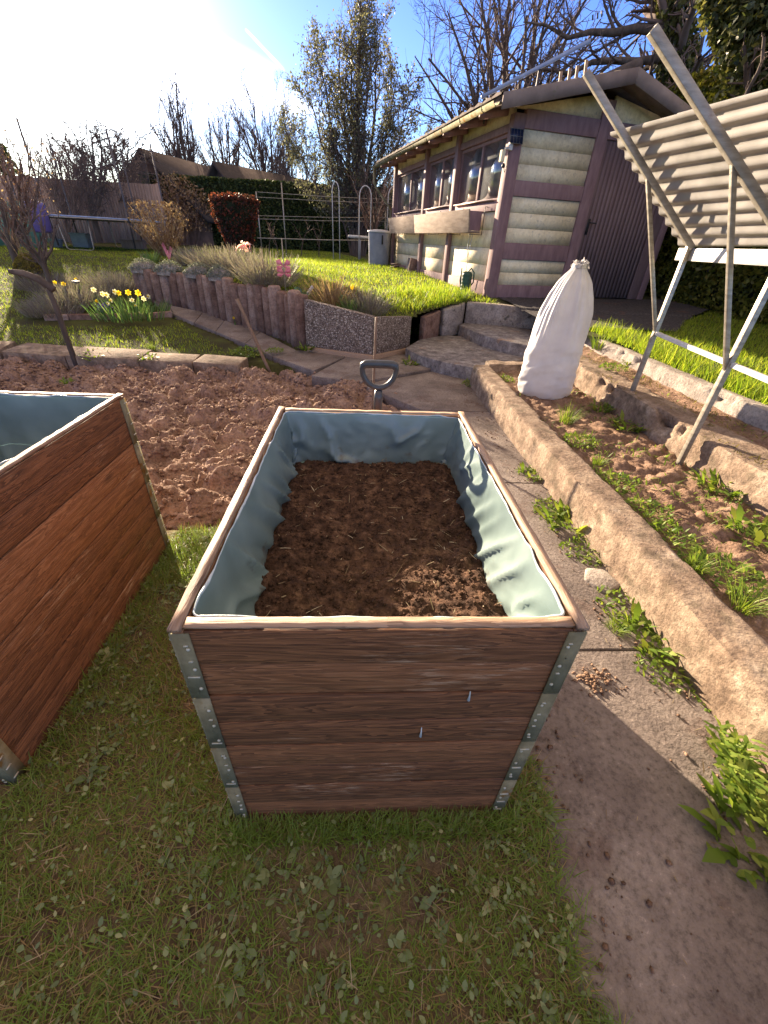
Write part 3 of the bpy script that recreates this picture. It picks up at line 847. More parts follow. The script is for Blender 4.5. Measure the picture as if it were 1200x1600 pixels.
# ------------------------------------------------------------------ planters of stacked pallet collars
PH = .85


def plank_wall(axis, length, thick, nb=8, gap=.0028, h=PH, z0=.01):
    """boards of a collar wall lying along one axis at the origin"""
    mb = MB(); hb = (h - z0) / nb
    for k in range(nb):
        d = R.uniform(-.0012, .0012)
        e0, e1 = R.uniform(0, .003), R.uniform(0, .003)
        za = z0 + k * hb + gap * (1.2 if k % 2 == 0 else .5); zb = z0 + (k + 1) * hb - gap * (.5 if k % 2 == 0 else 1.2)
        if axis == 0:
            mb.box((e0, d, za), (length - e1, thick + d, zb))
        else:
            mb.box((d, e0, za), (thick + d, length - e1, zb))
    return mb


def shift(mb, dx, dy, dz=0):
    mb.v = [(x + dx, y + dy, z + dz) for x, y, z in mb.v]
    return mb


def hinge(front=True):
    """pressed steel hinge of one collar on a front corner: plate, slots, rivets"""
    mb = MB(); h = .2045
    mb.box((0, 0, 0), (.033, .0035, h)); mb.box((-.0035, 0, 0), (0, .045, h))
    br = MB()
    for z in (.024, .075, .125, .172):
        w = R.choice((.024, .020, .012))
        br.box((.006 if w > .02 else .018, -.0035, z), (.006 + w, 0, z + .0026))
        br.box((-.0065, .003, z + .012), (-.0035, .022, z + .016))
    for z in (.036, .100, .162):
        br.lathe([(.0045, 0), (.0038, .002), (.0015, .0035)], n=8)
        for i in range(len(br.v) - 24, len(br.v)):
            x, y, zz = br.v[i]; br.v[i] = (.024 + x, -.0002 - zz, z + y)
    return mb, br


def liner(w, l, top, bottom, seed, sag=1.0):
    """pond foil hung inside the box, creased, its edge rolled over below the rim"""
    ns = 300; nz = 30; rc = .022
    pts = []; nor = []
    per = [((rc, 0), (w - rc, 0), (0, 1)), ((w, rc), (w, l - rc), (-1, 0)), ((w - rc, l), (rc, l), (0, -1)), ((0, l - rc), (0, rc), (1, 0))]
    cs = [((w - rc, rc), -90), ((w - rc, l - rc), 0), ((rc, l - rc), 90), ((rc, rc), 180)]
    for (a, b, nn), (c, a0) in zip(per, cs):
        m = int(ns * math.dist(a, b) / (2 * (w + l)))
        for k in range(m):
            t = k / m; pts.append((a[0] + (b[0] - a[0]) * t, a[1] + (b[1] - a[1]) * t)); nor.append(nn)
        for k in range(6):
            an = math.radians(a0 + 90 * k / 6); pts.append((c[0] + rc * math.cos(an), c[1] + rc * math.sin(an))); nor.append((-math.cos(an), -math.sin(an)))
    pts = np.array(pts); nor = np.array(nor); N = len(pts)
    s = np.concatenate([[0], np.cumsum(np.linalg.norm(np.diff(pts, axis=0), axis=1))]); Ltot = s[-1] + np.linalg.norm(pts[0] - pts[-1])
    tt = np.linspace(0, 1, nz + 1)
    Sg, Tg = np.meshgrid(s, tt)

    def per_noise(fx, fy, sd, o=3):          # periodic along the loop
        an = Sg / Ltot * 2 * math.pi; r = Ltot / 6.283 * fx
        return fbm(r * np.cos(an) + 50 + Tg * fy, r * np.sin(an) + 50 + Tg * fy * .6, sd, o)
    ridge = 1 - np.abs(per_noise(5.5, 1.1, seed) * 2.6)
    ridge2 = 1 - np.abs(per_noise(11, 2.4, seed + 7) * 2.6)
    an = Sg / Ltot * 2 * math.pi
    hang = np.sin(np.clip(Tg, 0, 1) * math.pi * .55)
    inw = .004 + hang * (.020 + .036 * np.clip(ridge, -1, 1) ** 5 * sag + .010 * np.clip(ridge2, -1, 1) ** 3 + .030 * per_noise(2.2, .5, seed + 3) * sag)
    inw = np.maximum(inw, .003)
    ztop = top + .002 + .022 * per_noise(4, 0, seed + 20)[0] + .018 * per_noise(15, 0, seed + 22)[0]
    X = pts[None, :, 0] + nor[None, :, 0] * inw; Y = pts[None, :, 1] + nor[None, :, 1] * inw
    Z = ztop[None, :] + (bottom - ztop[None, :]) * Tg
    i = np.arange((nz + 1) * N).reshape(nz + 1, N); j = np.roll(i, -1, 1)
    F = np.stack([i[:-1], i[1:], j[1:], j[:-1]], -1).reshape(-1, 4)
    # rolled edge
    hem_r = .0012 + .0026 * vnoise(s * 14, s * 0, seed + 30)
    base = np.stack([X[0], Y[0], Z[0]], 1)
    hv = []
    for k in range(7):
        a = k / 7 * 6.283
        hv.append(base + np.stack([nor[:, 0] * hem_r * math.cos(a), nor[:, 1] * hem_r * math.cos(a), hem_r * 1.2 * math.sin(a)], 1))
    H = np.stack(hv); ih = np.arange(7 * N).reshape(7, N)
    Fh = np.stack([ih, np.roll(ih, -1, 0), np.roll(np.roll(ih, -1, 0), -1, 1), np.roll(ih, -1, 1)], -1).reshape(-1, 4)
    return (np.stack([X, Y, Z], -1).reshape(-1, 3), F), (H.reshape(-1, 3), Fh)


def planter(x, y, label, l, soil, seed, rz=0):
    t = thing('raised_planter', label, 'planter', (x, y, 0), rz, 'planters of stacked wooden pallet collars')
    w = .80; th = .021
    shift(plank_wall(0, w - 2 * th - .004, th, h=PH - .004), th + .002, .003).build('front_wall', M['stain_x'], t, world=False, bevel=.0015)
    shift(plank_wall(0, w - 2 * th - .004, th, h=PH - .003), th + .002, l - th - .003).build('back_wall', M['stain_x'], t, world=False, bevel=.0015)
    plank_wall(1, l, th).build('side_wall', M['stain_y'], t, world=False, bevel=.0015)
    shift(plank_wall(1, l, th), w - th, 0).build('side_wall', M['stain_y'], t, world=False, bevel=.0015)
    # sawn top edges, paler than the stained faces
    z0 = PH + .0002
    for nm, a, b, mt in (('rim', (th + .003, .002, z0), (w - th - .003, th + .005, z0 + .006), 'rim_x'), ('rim', (th + .003, l - th - .005, z0), (w - th - .003, l - .002, z0 + .006), 'rim_x'),
                         ('rim', (-.001, -.006, z0), (th + .001, l + .003, z0 + .009), 'rim_y'), ('rim', (w - th - .001, -.006, z0), (w + .001, l + .003, z0 + .009), 'rim_y')):
        mb = MB(); n = 24
        V = []; F = []
        long = 0 if mt == 'rim_x' else 1
        for k in range(n + 1):
            tt = k / n
            for (u, zz) in ((0, 0), (1, 0), (1, 1), (0, 1)):
                p = [0, 0, 0]
                p[long] = a[long] + (b[long] - a[long]) * tt
                p[1 - long] = a[1 - long] + (b[1 - long] - a[1 - long]) * u + R.uniform(-.0009, .0009)
                p[2] = a[2] + (b[2] - a[2]) * zz + (R.uniform(-.002, .0008) if zz else 0)
                V.append(p)
        for k in range(n):
            for q in range(4):
                F.append((k * 4 + q, k * 4 + (q + 1) % 4, (k + 1) * 4 + (q + 1) % 4, (k + 1) * 4 + q))
        F += [(0, 3, 2, 1), (n * 4, n * 4 + 1, n * 4 + 2, n * 4 + 3)]
        mb.add(V, F, R.random()); mb.build(nm, M[mt], t, world=False)
    # hinges
    for cx, sx in ((-.0005, 1), (w + .0005, -1)):
        for cy, sy in ((-.0005, 1), (l + .0005, -1)):
            for k in range(4):
                pl, br = hinge()
                for m in (pl, br):
                    m.v = [(cx + sx * px, cy + sy * (py - .001), .012 + k * .2075 + pz_) for px, py, pz_ in m.v]
                    if sx * sy < 0: m.f = [tuple(reversed(f)) for f in m.f]
                nf = len(pl.f); pl.add(br.v, br.f)
                o = pl.build('hinge', M['galv'], t, world=False)
                o.data.materials.append(M['bright'])
                o.data.polygons.foreach_set('material_index', np.array([0] * nf + [1] * (len(pl.f) - nf), np.int32))
    (Va, Fa), (Vh, Fh) = liner(w - 2 * th - .008, l - 2 * th - .012, PH - .003, soil - .06, seed)
    off = np.array([th + .004, th + .006, 0])
    ln = mesh_obj('foil_liner', Va + off, Fa, M['foil_soiled' if soil > .5 else 'foil'], t, smooth=True, world=False)
    mesh_obj('liner_hem', Vh + off, Fh, M['foiledge'], ln, smooth=True, world=False)
    return t


SOILZ = .645
planter(0, 0, 'centre planter of dark brown boards filled with soil, teal foil inside', 1.2, SOILZ, 200)
t2 = planter(-1.50, .11, 'left planter of dark brown boards with empty teal foil, cut by the frame edge', 1.2, .25, 311)
mb = MB(); mb.box((-1.47, .13, .24), (-.73, 1.27, .26)); mb.build('foil_floor', M['foil'], t2)


def compost_z(x, y):
    e = np.minimum.reduce([x - .03, .77 - x, y - .03, 1.17 - y])
    z = SOILZ + .030 * fbm(x * 3, y * 3, 401) - .012 + .022 * sstep(.5, .2, y) * sstep(.3, .6, x)
    z = z + clods(x, y, .05, 410, .55) * .30 + clods(x, y, .022, 420, .7) * .45 + .010 * fbm(x * 30, y * 30, 430) + .005 * fbm(x * 90, y * 90, 440)
    return z - .02 * (1 - sstep(0, .06, e))


V, F = grid(.022, .778, .022, 1.178, .0065, compost_z)
tag(mesh_obj('compost', V, F, M['compost']), 'dark crumbly compost filling the centre planter', 'compost', kind='stuff')
P = scatter(6000, .05, .75, .04, 1.15)
V, F = crumbs(np.column_stack([P, compost_z(P[:, 0], P[:, 1])]), .0018 + .007 * G.random(len(P)) ** 3)
tag(mesh_obj('compost_crumbs', V, F, M['compost']), 'small compost crumbs on the soil of the centre planter', 'compost', kind='stuff')
P = scatter(170, .07, .73, .06, 1.13); n = len(P)
V, F, r = blades(np.column_stack([P, compost_z(P[:, 0], P[:, 1]) + .004]), G.uniform(0, 6.28, n), G.uniform(1.3, 1.6, n), .012 + .05 * G.random(n) ** 2.5, G.uniform(.0015, .004, n), (.8, 1, .9, .4), G.uniform(-.5, .5, n), twist=.4)
tag(mesh_obj('straw_bits', V, F, M['straw'], rnd=r), 'dry straw bits lying on the compost', 'straw', kind='stuff')
# rust streaks and drips on the front boards
for i, (x, z, l_, lab) in enumerate([(.600, .645, .03, 'right pale glue drip on the front boards of the centre planter'), (.505, .50, .035, 'left pale glue drip on the front boards of the centre planter')]):
    mb = MB(); mb.tube([(x, -.0005, z), (x + .0005, -.002, z - l_ * .5), (x, -.003, z - l_)], [.0012, .0018, .0036], 7)
    o = mb.build('glue_drip', M['foiledge']); o.parent = bpy.data.objects['raised_planter']

# garden fork with D grip standing behind the planter
t = thing('garden_fork', 'garden fork with dark grey D-shaped plastic grip stuck upright behind the centre planter', 'fork', (.435, 1.32, -.05))
gx, gy, gt = .428, 1.32, 1.02
mb = MB()
half = [(0, 0), (.030, 0), (.058, -.001), (.071, -.008), (.075, -.022), (.072, -.045), (.062, -.067), (.045, -.086), (.024, -.099)]
ring = half + [(0, -.104)] + [(-x, z) for x, z in half[:0:-1]]
pts = [(gx + x, gy, gt + z) for x, z in ring]
mb.tube(pts, [.0175 if p[2] > gt - .012 else .0125 for p in pts], 10, closed=True)
mb.tube([(gx, gy, gt - .115), (gx, gy, gt - .15), (gx, gy, gt - .26)], [.017, .020, .019], 12)
mb.build('grip', M['grip'], t, smooth=True)
mb = MB(); mb.tube([(gx, gy, gt - .25), (gx, gy, .12)], .016, 10); mb.build('shaft', M['stake'], t, smooth=True)
mb = MB(); mb.tube([(gx, gy, .25), (gx, gy, .10)], [.019, .016], 10)
mb.tube([(gx - .09, gy, .09), (gx, gy, .11), (gx + .09, gy, .09)], .010, 8)
for k in range(4):
    x = gx - .09 + .06 * k
    mb.tube([(x, gy, .09), (x, gy + .01, -.05), (x, gy, -.16)], [.008, .007, .003], 6)
mb.build('tines', M['galv'], t, smooth=True)


def stake(name, label, cat, base, top, r, mat, bend=.0):
    base = np.array(base, float); top = np.array(top, float); mid = (base + top) / 2 + np.array([bend, 0, 0])
    mb = MB(); mb.tube([base, base * .7 + mid * .3 + np.array([bend * .2, 0, 0]), mid, top * .7 + mid * .3, top], [r, r, r * .97, r * .93, r * .9], 9)
    return tag(mb.build(name, mat, smooth=False), label, cat)


def at_plane(px, py, y):
    d = ray(px, py); return CAM + d * (y - CAM[1]) / d[1]


b = onz(582, 632, 0.0); stake('wooden_stake', 'thin straight wooden stake standing right behind the fork grip', 'stake', (b[0], b[1], -.15), at_plane(588, 496, b[1]), .013, M['stake'])
b = onz(423, 574, 0.0); stake('wooden_stake', 'leaning square-cut wooden stake at the far corner of the dug bed', 'stake', (b[0], b[1], -.12), at_plane(370, 467, b[1] + .05), .022, M['stake'])
b = onz(116, 560, 0.02); p1 = at_plane(76, 452, b[1] - .05); p2 = at_plane(60, 436, b[1] - .05); p3 = at_plane(14, 424, b[1] - .08)
t = thing('wooden_post', 'dark bent wooden post with a side arm leaning at the left bed edge', 'post', (b[0], b[1], 0))
mb = MB(); mb.tube([(b[0], b[1], -.15), b * .6 + p1 * .4, p1 * .7 + b * .3 + np.array([.01, 0, 0]), p1], [.034, .032, .030, .028], 9); mb.build('post_shaft', M['bark'], t)
mb = MB(); mb.tube([p1 + np.array([.06, 0, .0]), p2, (p2 + p3) / 2 + np.array([0, 0, .02]), p3], [.040, .042, .034, .026], 9); mb.build('side_arm', M['bark'], t)

# slabs edging the far side of the dug bed
ea = [onz(-330, 545, .05), onz(0, 548, .05), onz(100, 556, .05), onz(215, 562, .05), onz(300, 566, .05), onz(372, 572, .05)]
labs = ['edging slab outside the left frame edge along the dug bed', 'long pale edging slab left of the bent wooden post', 'edging slab right of the bent wooden post', 'sunken grassy edging slab in the middle of the far bed edge', 'short edging slab nearest the leaning square stake']
for i in range(5):
    a = ea[i]; c = ea[i + 1]; d = np.array([-(c - a)[1], (c - a)[0]]); d /= np.linalg.norm(d)
    a2 = a[:2] + (c - a)[:2] * .01; c2 = c[:2] - (c - a)[:2] * .01; wd = .42 if i < 3 else .33
    zz = .055 - .01 * (i % 2)
    slab_thing('edging_slab', labs[i], 'slab', [tuple(a2), tuple(c2), tuple(c2 + d * wd), tuple(a2 + d * wd)], -.16, [zz, zz, zz + .03, zz + .03], M['wallc'], .008, 'slabs edging the dug bed')

# ------------------------------------------------------------------ tied white sack
t = thing('white_sack', 'tall white woven sack tied at the top standing in the raised bed', 'sack', (2.37, 3.78, .17))
ns, nk = 96, 70
prof = [(0, .235), (.02, .262), (.08, .276), (.2, .278), (.35, .272), (.5, .262), (.65, .247), (.8, .225), (.95, .18), (1.06, .138), (1.12, .098), (1.16, .066), (1.19, .056)]
zz = np.linspace(0, 1.19, nk); rr = np.interp(zz, [p[0] for p in prof], [p[1] for p in prof])
an = np.arange(ns) * 2 * math.pi / ns
A, Z = np.meshgrid(an, zz); Rr = np.repeat(rr[:, None], ns, 1)
fl = sstep(.38, .9, Z)
pleat = fbm(np.cos(A) * 2.1 + 9, np.sin(A) * 2.1 + 9 + Z * .25, 5, 3) * .55 * fl + fbm(np.cos(A) * 6 + 30, np.sin(A) * 6 + 30 + Z * .3, 6, 2) * .34 * fl * (Rr > .05)
wr = fbm(np.cos(A) * 1.3 + Z * 3, Z * 17 + np.sin(A) * 1.6, 9, 3) * .13 * (1 - sstep(.42, .62, Z)) + fbm(np.cos(A) * 3, Z * 5 + np.sin(A) * 3, 19, 3) * .07
Rr = Rr * (1 + pleat + wr)
lean = np.interp(Z, [0, .5, .9, 1.2], [0, .005, .02, .04])
X = 2.31 + Rr * np.cos(A) * 1.03 + lean; Y = 3.78 + Rr * np.sin(A) * .86 + .01 * Z
i = np.arange(nk * ns).reshape(nk, ns); j = np.roll(i, -1, 1)
F = np.stack([i[:-1], j[:-1], j[1:], i[1:]], -1).reshape(-1, 4)
mesh_obj('sack_body', np.stack([X, Y, Z + .17], -1).reshape(-1, 3), F, M['sack'], t, smooth=True)
mb = MB(); c0 = np.array([2.31 + .04, 3.79, 1.36])
for k in range(3):
    mb.tube([c0 + np.array([.058 * math.cos(a), .058 * math.sin(a), -.012 + .011 * k + .004 * math.sin(3 * a)]) for a in np.linspace(0, 6.283, 17)[:-1]], .008, 6, closed=True)
mb.build('tie', M['white'], t, smooth=True)
nn = 150; P = np.tile(c0 + np.array([0, 0, .0]), (nn, 1)); P[:, 0] += G.normal(0, .026, nn); P[:, 1] += G.normal(0, .026, nn)
V, F, r = blades(P, G.uniform(0, 6.28, nn), G.uniform(.1, 1.1, nn), G.uniform(.025, .075, nn), G.uniform(.010, .026, nn), (.6, 1, .9, .7), G.uniform(.3, 2.4, nn), twist=.5)
mesh_obj('frayed_top', V, F, M['sack'], t, r, smooth=True)

# ------------------------------------------------------------------ plastic roof stand (rain shelter) in the raised bed
t = thing('roof_stand', 'metal stand of square tubes carrying a sloping corrugated plastic roof over the raised bed', 'rain shelter', (2.82, 2.7, .17))
u = np.array([.165, 1.09, 0]); u /= np.linalg.norm(u)
rd = np.array([1.09, -.17, -.95]); nrm = np.cross(rd, u); nrm /= np.linalg.norm(nrm)
if nrm[2] < 0: nrm = -nrm
JY = []
for base, rt, jt in (((2.735, 2.13), (1.70, 2.29, 2.36), (2.755, 2.13, 1.545)), ((2.905, 3.222), (1.85, 3.39, 2.49), (2.935, 3.22, 1.545))):
    bx, by = base
    jt = np.array(jt); rt = np.array(rt)
    mb = MB(); mb.bar((bx, by, .02), (bx + .02, by, 1.545), .036, .036, up=(0, 1, 0)); mb.build('post', M['alu'], t, bevel=.003)
    mb = MB()
    dd = (rt - jt) / np.linalg.norm(rt - jt); w2 = .042
    # hollow square tube, its upper end open
    sx = np.cross(dd, u); sx /= np.linalg.norm(sx); sy = np.cross(sx, dd)
    pa, pb = jt - dd * .02, rt
    ring = lambda p, h: [p + sx * a * h + sy * b_ * h for a, b_ in ((-1, -1), (1, -1), (1, 1), (-1, 1))]
    V = ring(pa, w2 / 2) + ring(pb, w2 / 2) + ring(pb, w2 / 2 - .004) + ring(pb - dd * .15, w2 / 2 - .004)
    F = [(0, 1, 2, 3), (15, 14, 13, 12)] + [(a + i, a + (i + 1) % 4, a + 4 + (i + 1) % 4, a + 4 + i) for a in (0, 4, 8) for i in range(4)]
    mb.add(V, F); rf = mb.build('rafter', M['alu'], t, bevel=.002)
    sm = jt + (rt - jt) * .445
    lo_ = np.array([bx + .008, by, .86 if by < 3 else .92])
    mb = MB(); mb.bar(lo_, sm, .028, .022, up=(0, 1, 0)); mb.build('strut', M['alu'], t, bevel=.002)
    mb = MB()
    for q in (sm, sm + dd * -.05):
        mb.tube([q - sx * .024 * np.sign(sx[1] or 1) , q + sx * .024 * np.sign(sx[1] or 1)], .006, 7)
    mb.build('bolt', M['black'], rf)
    JY.append((jt, rt))
mb = MB(); mb.bar((2.93, 3.26, .905), (2.55, .75, .895), .030, .030); mb.build('cross_rail', M['white'], t, bevel=.003)
mb = MB(); mb.bar((2.985, 3.42, 1.49), (2.66, 1.25, 1.49), .012, .085); mb.build('fascia', M['white'], t)
# corrugated sheets, overlapping, waves running along the bed
j2, r2 = JY[1]
sl_ = (r2 - j2) / np.linalg.norm(r2 - j2)
for k, (va, vb, lift) in enumerate(((-.90, .30, .0), (-1.95, -.62, .006))):
    na, nl = 260, 12
    a = np.linspace(-.06, 1.015, na); v = np.linspace(va, vb, nl)
    Ag, Vg = np.meshgrid(a, v)
    wv_ = 0.0105 * np.sin(Ag / .102 * 2 * math.pi)
    Ag = Ag * (1 + .125 * (Vg - .2))
    Pt = j2 + Ag[..., None] * sl_ + Vg[..., None] * u + (wv_ + .046 + lift)[..., None] * nrm
    i = np.arange(na * nl).reshape(nl, na)
    F = np.stack([i[:-1, :-1], i[:-1, 1:], i[1:, 1:], i[1:, :-1]], -1).reshape(-1, 4)
    V = np.concatenate([Pt.reshape(-1, 3), (Pt - nrm * .002).reshape(-1, 3)])
    F = np.concatenate([F, F[:, ::-1] + na * nl])
    mesh_obj('corrugated_sheet', V, F, M['corr'], t, smooth=True)

# ------------------------------------------------------------------ the garden shed (own axes: u along the gable, v along the window side)
SB = np.array([2.67, 8.02, .72]); SR = math.radians(13)
gv = np.array([math.cos(SR), math.sin(SR), 0]); svv = np.array([-math.sin(SR), math.cos(SR), 0])


def sw(u_, v_, h):
    return SB + gv * u_ + svv * v_ + np.array([0, 0, h])


shed = thing('garden_shed', 'small garden shed with purple-brown posts, cream boards and a low pitched roof', 'shed', SB, SR)
LV, WU = 6.45, 3.62


def sbox(name, mat, *boxes, bevel=.006, parent=None):
    mb = MB()
    for a, b_ in boxes: mb.box(a, b_)
    return mb.build(name, M[mat], parent or shed, world=False, bevel=bevel)


def boards(name, axis, a0, a1, h0, h1, face, th, n):
    """cream overlapping boards; axis 0 on the gable (face = v), 1 on the side (face = u)"""
    mb = MB(); hb = (h1 - h0) / n
    for k in range(n):
        z0, z1 = h0 + k * hb, h0 + (k + 1) * hb - .004
        f0, f1 = face, face
        if axis == 0:
            V = [(a0, f0, z0), (a1, f0, z0), (a1, face + th, z0), (a0, face + th, z0), (a0, f1, z1), (a1, f1, z1), (a1, face + th, z1), (a0, face + th, z1)]
        else:
            V = [(f0, a0, z0), (face + th, a0, z0), (face + th, a1, z0), (f0, a1, z0), (f1, a0, z1), (face + th, a0, z1), (face + th, a1, z1), (f1, a1, z1)]
        mb.add(V, [(0, 3, 2, 1), (4, 5, 6, 7), (0, 1, 5, 4), (1, 2, 6, 5), (2, 3, 7, 6), (3, 0, 4, 7)])
    return mb.build(name, M['cream'], shed, world=False)


# inner body so that no light leaks through
sbox('wall_core', 'door', ((.12, .10, -.2), (WU - .05, .16, 2.4)), ((.12, LV - .1, -.2), (WU - .05, LV, 2.4)), ((WU - .11, .17, -.2), (WU - .05, LV - .11, 2.4)), ((.12, .17, -.2), (.16, LV - .11, 1.36)), ((.12, .17, 2.36), (.16, LV - .11, 2.46)), bevel=0)
# gable front
sbox('corner_post', 'purple', ((0, 0, -.12), (.20, .16, 2.50)))
DL = 1.56
sbox('post', 'purple', ((DL, -.012, -.05), (DL + .20, .12, 2.80)))
sbox('post', 'purple', ((WU - .12, 0, -.05), (WU + .02, .14, 2.42)))
for h0, h1 in ((-.10, .17), (.58, .83), (1.49, 1.70)):
    sbox('beam', 'purple', ((.202, .006, h0), (DL - .002, .10, h1)))
sbox('beam', 'purple', ((.202, .003, 2.335), (DL - .002, .12, 2.56)))
sbox('beam', 'purple', ((DL + .202, .003, 2.335), (WU - .122, .12, 2.56)))
boards('wall_panel', 0, .203, DL - .003, .172, .578, .03, .06, 2)
boards('wall_panel', 0, .203, DL - .003, .832, 1.488, .03, .06, 3)
boards('wall_panel', 0, .203, DL - .003, 1.702, 2.333, .03, .06, 3)
RU, RZ = 1.66, 3.02
rl = lambda uu: RZ - (.225 * (RU - uu) if uu < RU else .275 * (uu - RU))
for ua, ub in ((.05, DL - .003), (DL + .203, WU - .05)):
    mb = MB()
    mb.add([(ua, .03, 2.562), (ub, .03, 2.562), (ub, .03, max(2.57, rl(ub) - .13)), (ua, .03, max(2.57, rl(ua) - .13)), (ua, .09, 2.562), (ub, .09, 2.562), (ub, .09, max(2.57, rl(ub) - .13)), (ua, .09, max(2.57, rl(ua) - .13))],
           [(0, 1, 2, 3), (7, 6, 5, 4), (0, 4, 5, 1), (1, 5, 6, 2), (2, 6, 7, 3), (3, 7, 4, 0)])
    mb.build('gable_panel', M['cream'], shed, world=False)
# door: vertical boards, frame piece, handle
mb = MB(); n = 17
d0, d1 = DL + .203, WU - .36
for k in range(n):
    a, c = d0 + (d1 - d0) * k / n, d0 + (d1 - d0) * (k + 1) / n
    mb.box((a + .0008, .03, .0), (c - .0008, .065, 2.332))
mb.box((d0, .06, 0), (d1, .075, 2.332))
dr = mb.build('door', M['door'], shed, world=False)
sbox('door_frame', 'door', ((d1 + .004, .02, -.02), (WU - .122, .09, 2.332)))
mb = MB(); mb.box((d0 + .06, .018, 1.02), (d0 + .11, .029, 1.26)); mb.tube([(d0 + .085, .02, 1.20), (d0 + .085, -.035, 1.20), (d0 + .20, -.04, 1.195)], .010, 8)
mb.tube([(d0 + .085, .018, 1.08), (d0 + .085, .008, 1.08)], .012, 8)
mb.build('handle', M['black'], dr, world=False)
sbox('door_sill', 'kerbc', ((DL, -.10, -.14), (WU, .0, -.055)))
# leaning dark board behind the right corner
# window side
PV = [0, 2.02, 3.78, LV - .14]
for k, v_ in enumerate(PV[1:]):
    sbox('post', 'purple', ((-.035, v_, -.15 + .05 * k), (.12, v_ + .14, 2.62)))
for k in range(3):
    v0, v1 = PV[k] + (.16 if k == 0 else .14) + .003, PV[k + 1] - .003
    sbox('sill_beam', 'purple', ((-.0, v0, 1.28), (.115, v1, 1.42)))
    sbox('beam', 'purple', ((.012, v0, 2.30), (.115, v1, 2.40)))
    boards('wall_panel', 1, v0, v1, .20, 1.278, .04, .06, 4)
    boards('wall_panel', 1, v0, v1, 2.402, 2.62, .04, .06, 1)
    sbox('base_board', 'purple', ((.01, v0, -.15), (.115, v1, .198)))
    w = v1 - v0
    fr = MB()
    for a, c in (((.06, v0 + .002, 1.423), (.11, v1 - .002, 1.47)), ((.06, v0 + .002, 2.25), (.11, v1 - .002, 2.298)), ((.06, v0 + .002, 1.472), (.11, v0 + .06, 2.248)), ((.06, v1 - .06, 1.472), (.11, v1 - .002, 2.248)),
                 ((.055, v0 + w * .50 - .035, 1.472), (.108, v0 + w * .50 + .035, 2.248))):
        fr.box(a, c)
    f = fr.build('window', M['purple'], shed, world=False, bevel=.004)
    for a, c in ((v0 + .06, v0 + w * .5 - .036), (v0 + w * .5 + .036, v1 - .06)):
        g_ = MB(); g_.box((.078, a, 1.472), (.088, c, 2.248)); g_.build('pane', M['glass'], f, world=False)
    s_ = MB(); s_.box((-.05, v0 + .1, 1.423), (.058, v1 - .1, 1.437)); s_.build('sill', M['rim_y'], f, world=False)
# roof
mb = MB()
for sgn, ue in ((-1, -.46), (1, WU + .38)):
    a, b_ = (ue, RU) if sgn < 0 else (RU, ue)
    ze, zr = rl(ue), RZ
    za, zb = (ze, zr) if sgn < 0 else (zr, ze)
    V = []
    for v_ in (-.42, LV + .35):
        V += [(a, v_, za - .02), (b_, v_, zb - .02), (b_, v_, zb + .03), (a, v_, za + .03)]
    mb.add(V, [(0, 1, 2, 3), (7, 6, 5, 4), (0, 4, 5, 1), (1, 5, 6, 2), (2, 6, 7, 3), (3, 7, 4, 0)])
rf = mb.build('roof', M['roof'], shed, world=False)
mb = MB()
for sgn, ue in ((-1, -.46), (1, WU + .38)):
    for k in range(24):
        v_ = -.40 + k * .295
        for q in range(9):
            uu = ue + sgn * .03 - sgn * q * .235
            if (sgn < 0 and uu > RU - .1) or (sgn > 0 and uu < RU + .1): continue
            z = rl(uu) + .034
            uu2 = uu - sgn * .25
            dz = rl(uu2) + .034 - z
            w_ = .285
            V = [(uu, v_, z + .022), (uu, v_ + w_ * .5, z + .045 + R.uniform(-.004, .004)), (uu, v_ + w_, z + .022), (uu2, v_ + w_, z + dz + .004), (uu2, v_ + w_ * .5, z + dz + .02), (uu2, v_, z + dz + .004), (uu, v_, z), (uu, v_ + w_, z)]
            mb.add(V, [(0, 1, 4, 5), (1, 2, 3, 4), (0, 6, 7, 2, 1)] if sgn < 0 else [(5, 4, 1, 0), (4, 3, 2, 1), (1, 2, 7, 6, 0)])
mb.tube([(RU, -.41, RZ + .075), (RU, LV + .34, RZ + .075)], .075, 9)
o = mb.build('roof_tiles', M['roof'], rf, world=False)
# barge boards on the gable, soffit rafters
for ua, ub in ((-.47, RU - .001), (RU + .001, WU + .40)):
    mb = MB(); za, zb = rl(ua), rl(ub)
    V = []
    for v_ in (-.45, -.422):
        V += [(ua, v_, za - .135), (ub, v_, zb - .135), (ub, v_, zb + .045), (ua, v_, za + .045)]
    mb.add(V, [(0, 1, 2, 3), (7, 6, 5, 4), (0, 4, 5, 1), (1, 5, 6, 2), (2, 6, 7, 3), (3, 7, 4, 0)])
    mb.build('barge_board', M['barge'], shed, world=False)
    mb = MB(); V = []
    for v_ in (-.419, .0):
        V += [(ua, v_, za - .045), (ub, v_, zb - .045), (ub, v_, zb - .023), (ua, v_, za - .023)]
    mb.add(V, [(0, 1, 2, 3), (7, 6, 5, 4), (0, 4, 5, 1), (1, 5, 6, 2), (2, 6, 7, 3), (3, 7, 4, 0)])
    mb.build('soffit', M['barge'], shed, world=False)
for v_ in np.arange(.3, LV, .75):
    mb = MB(); V = []
    for vv in (v_, v_ + .07):
        V += [(-.44, vv, rl(-.44) - .12), (.1, vv, rl(.1) - .14), (.1, vv, rl(.1) - .022), (-.44, vv, rl(-.44) - .022)]
    mb.add(V, [(0, 1, 2, 3), (7, 6, 5, 4), (0, 4, 5, 1), (1, 5, 6, 2), (2, 6, 7, 3), (3, 7, 4, 0)])
    mb.build('rafter_end', M['purple'], shed, world=False)
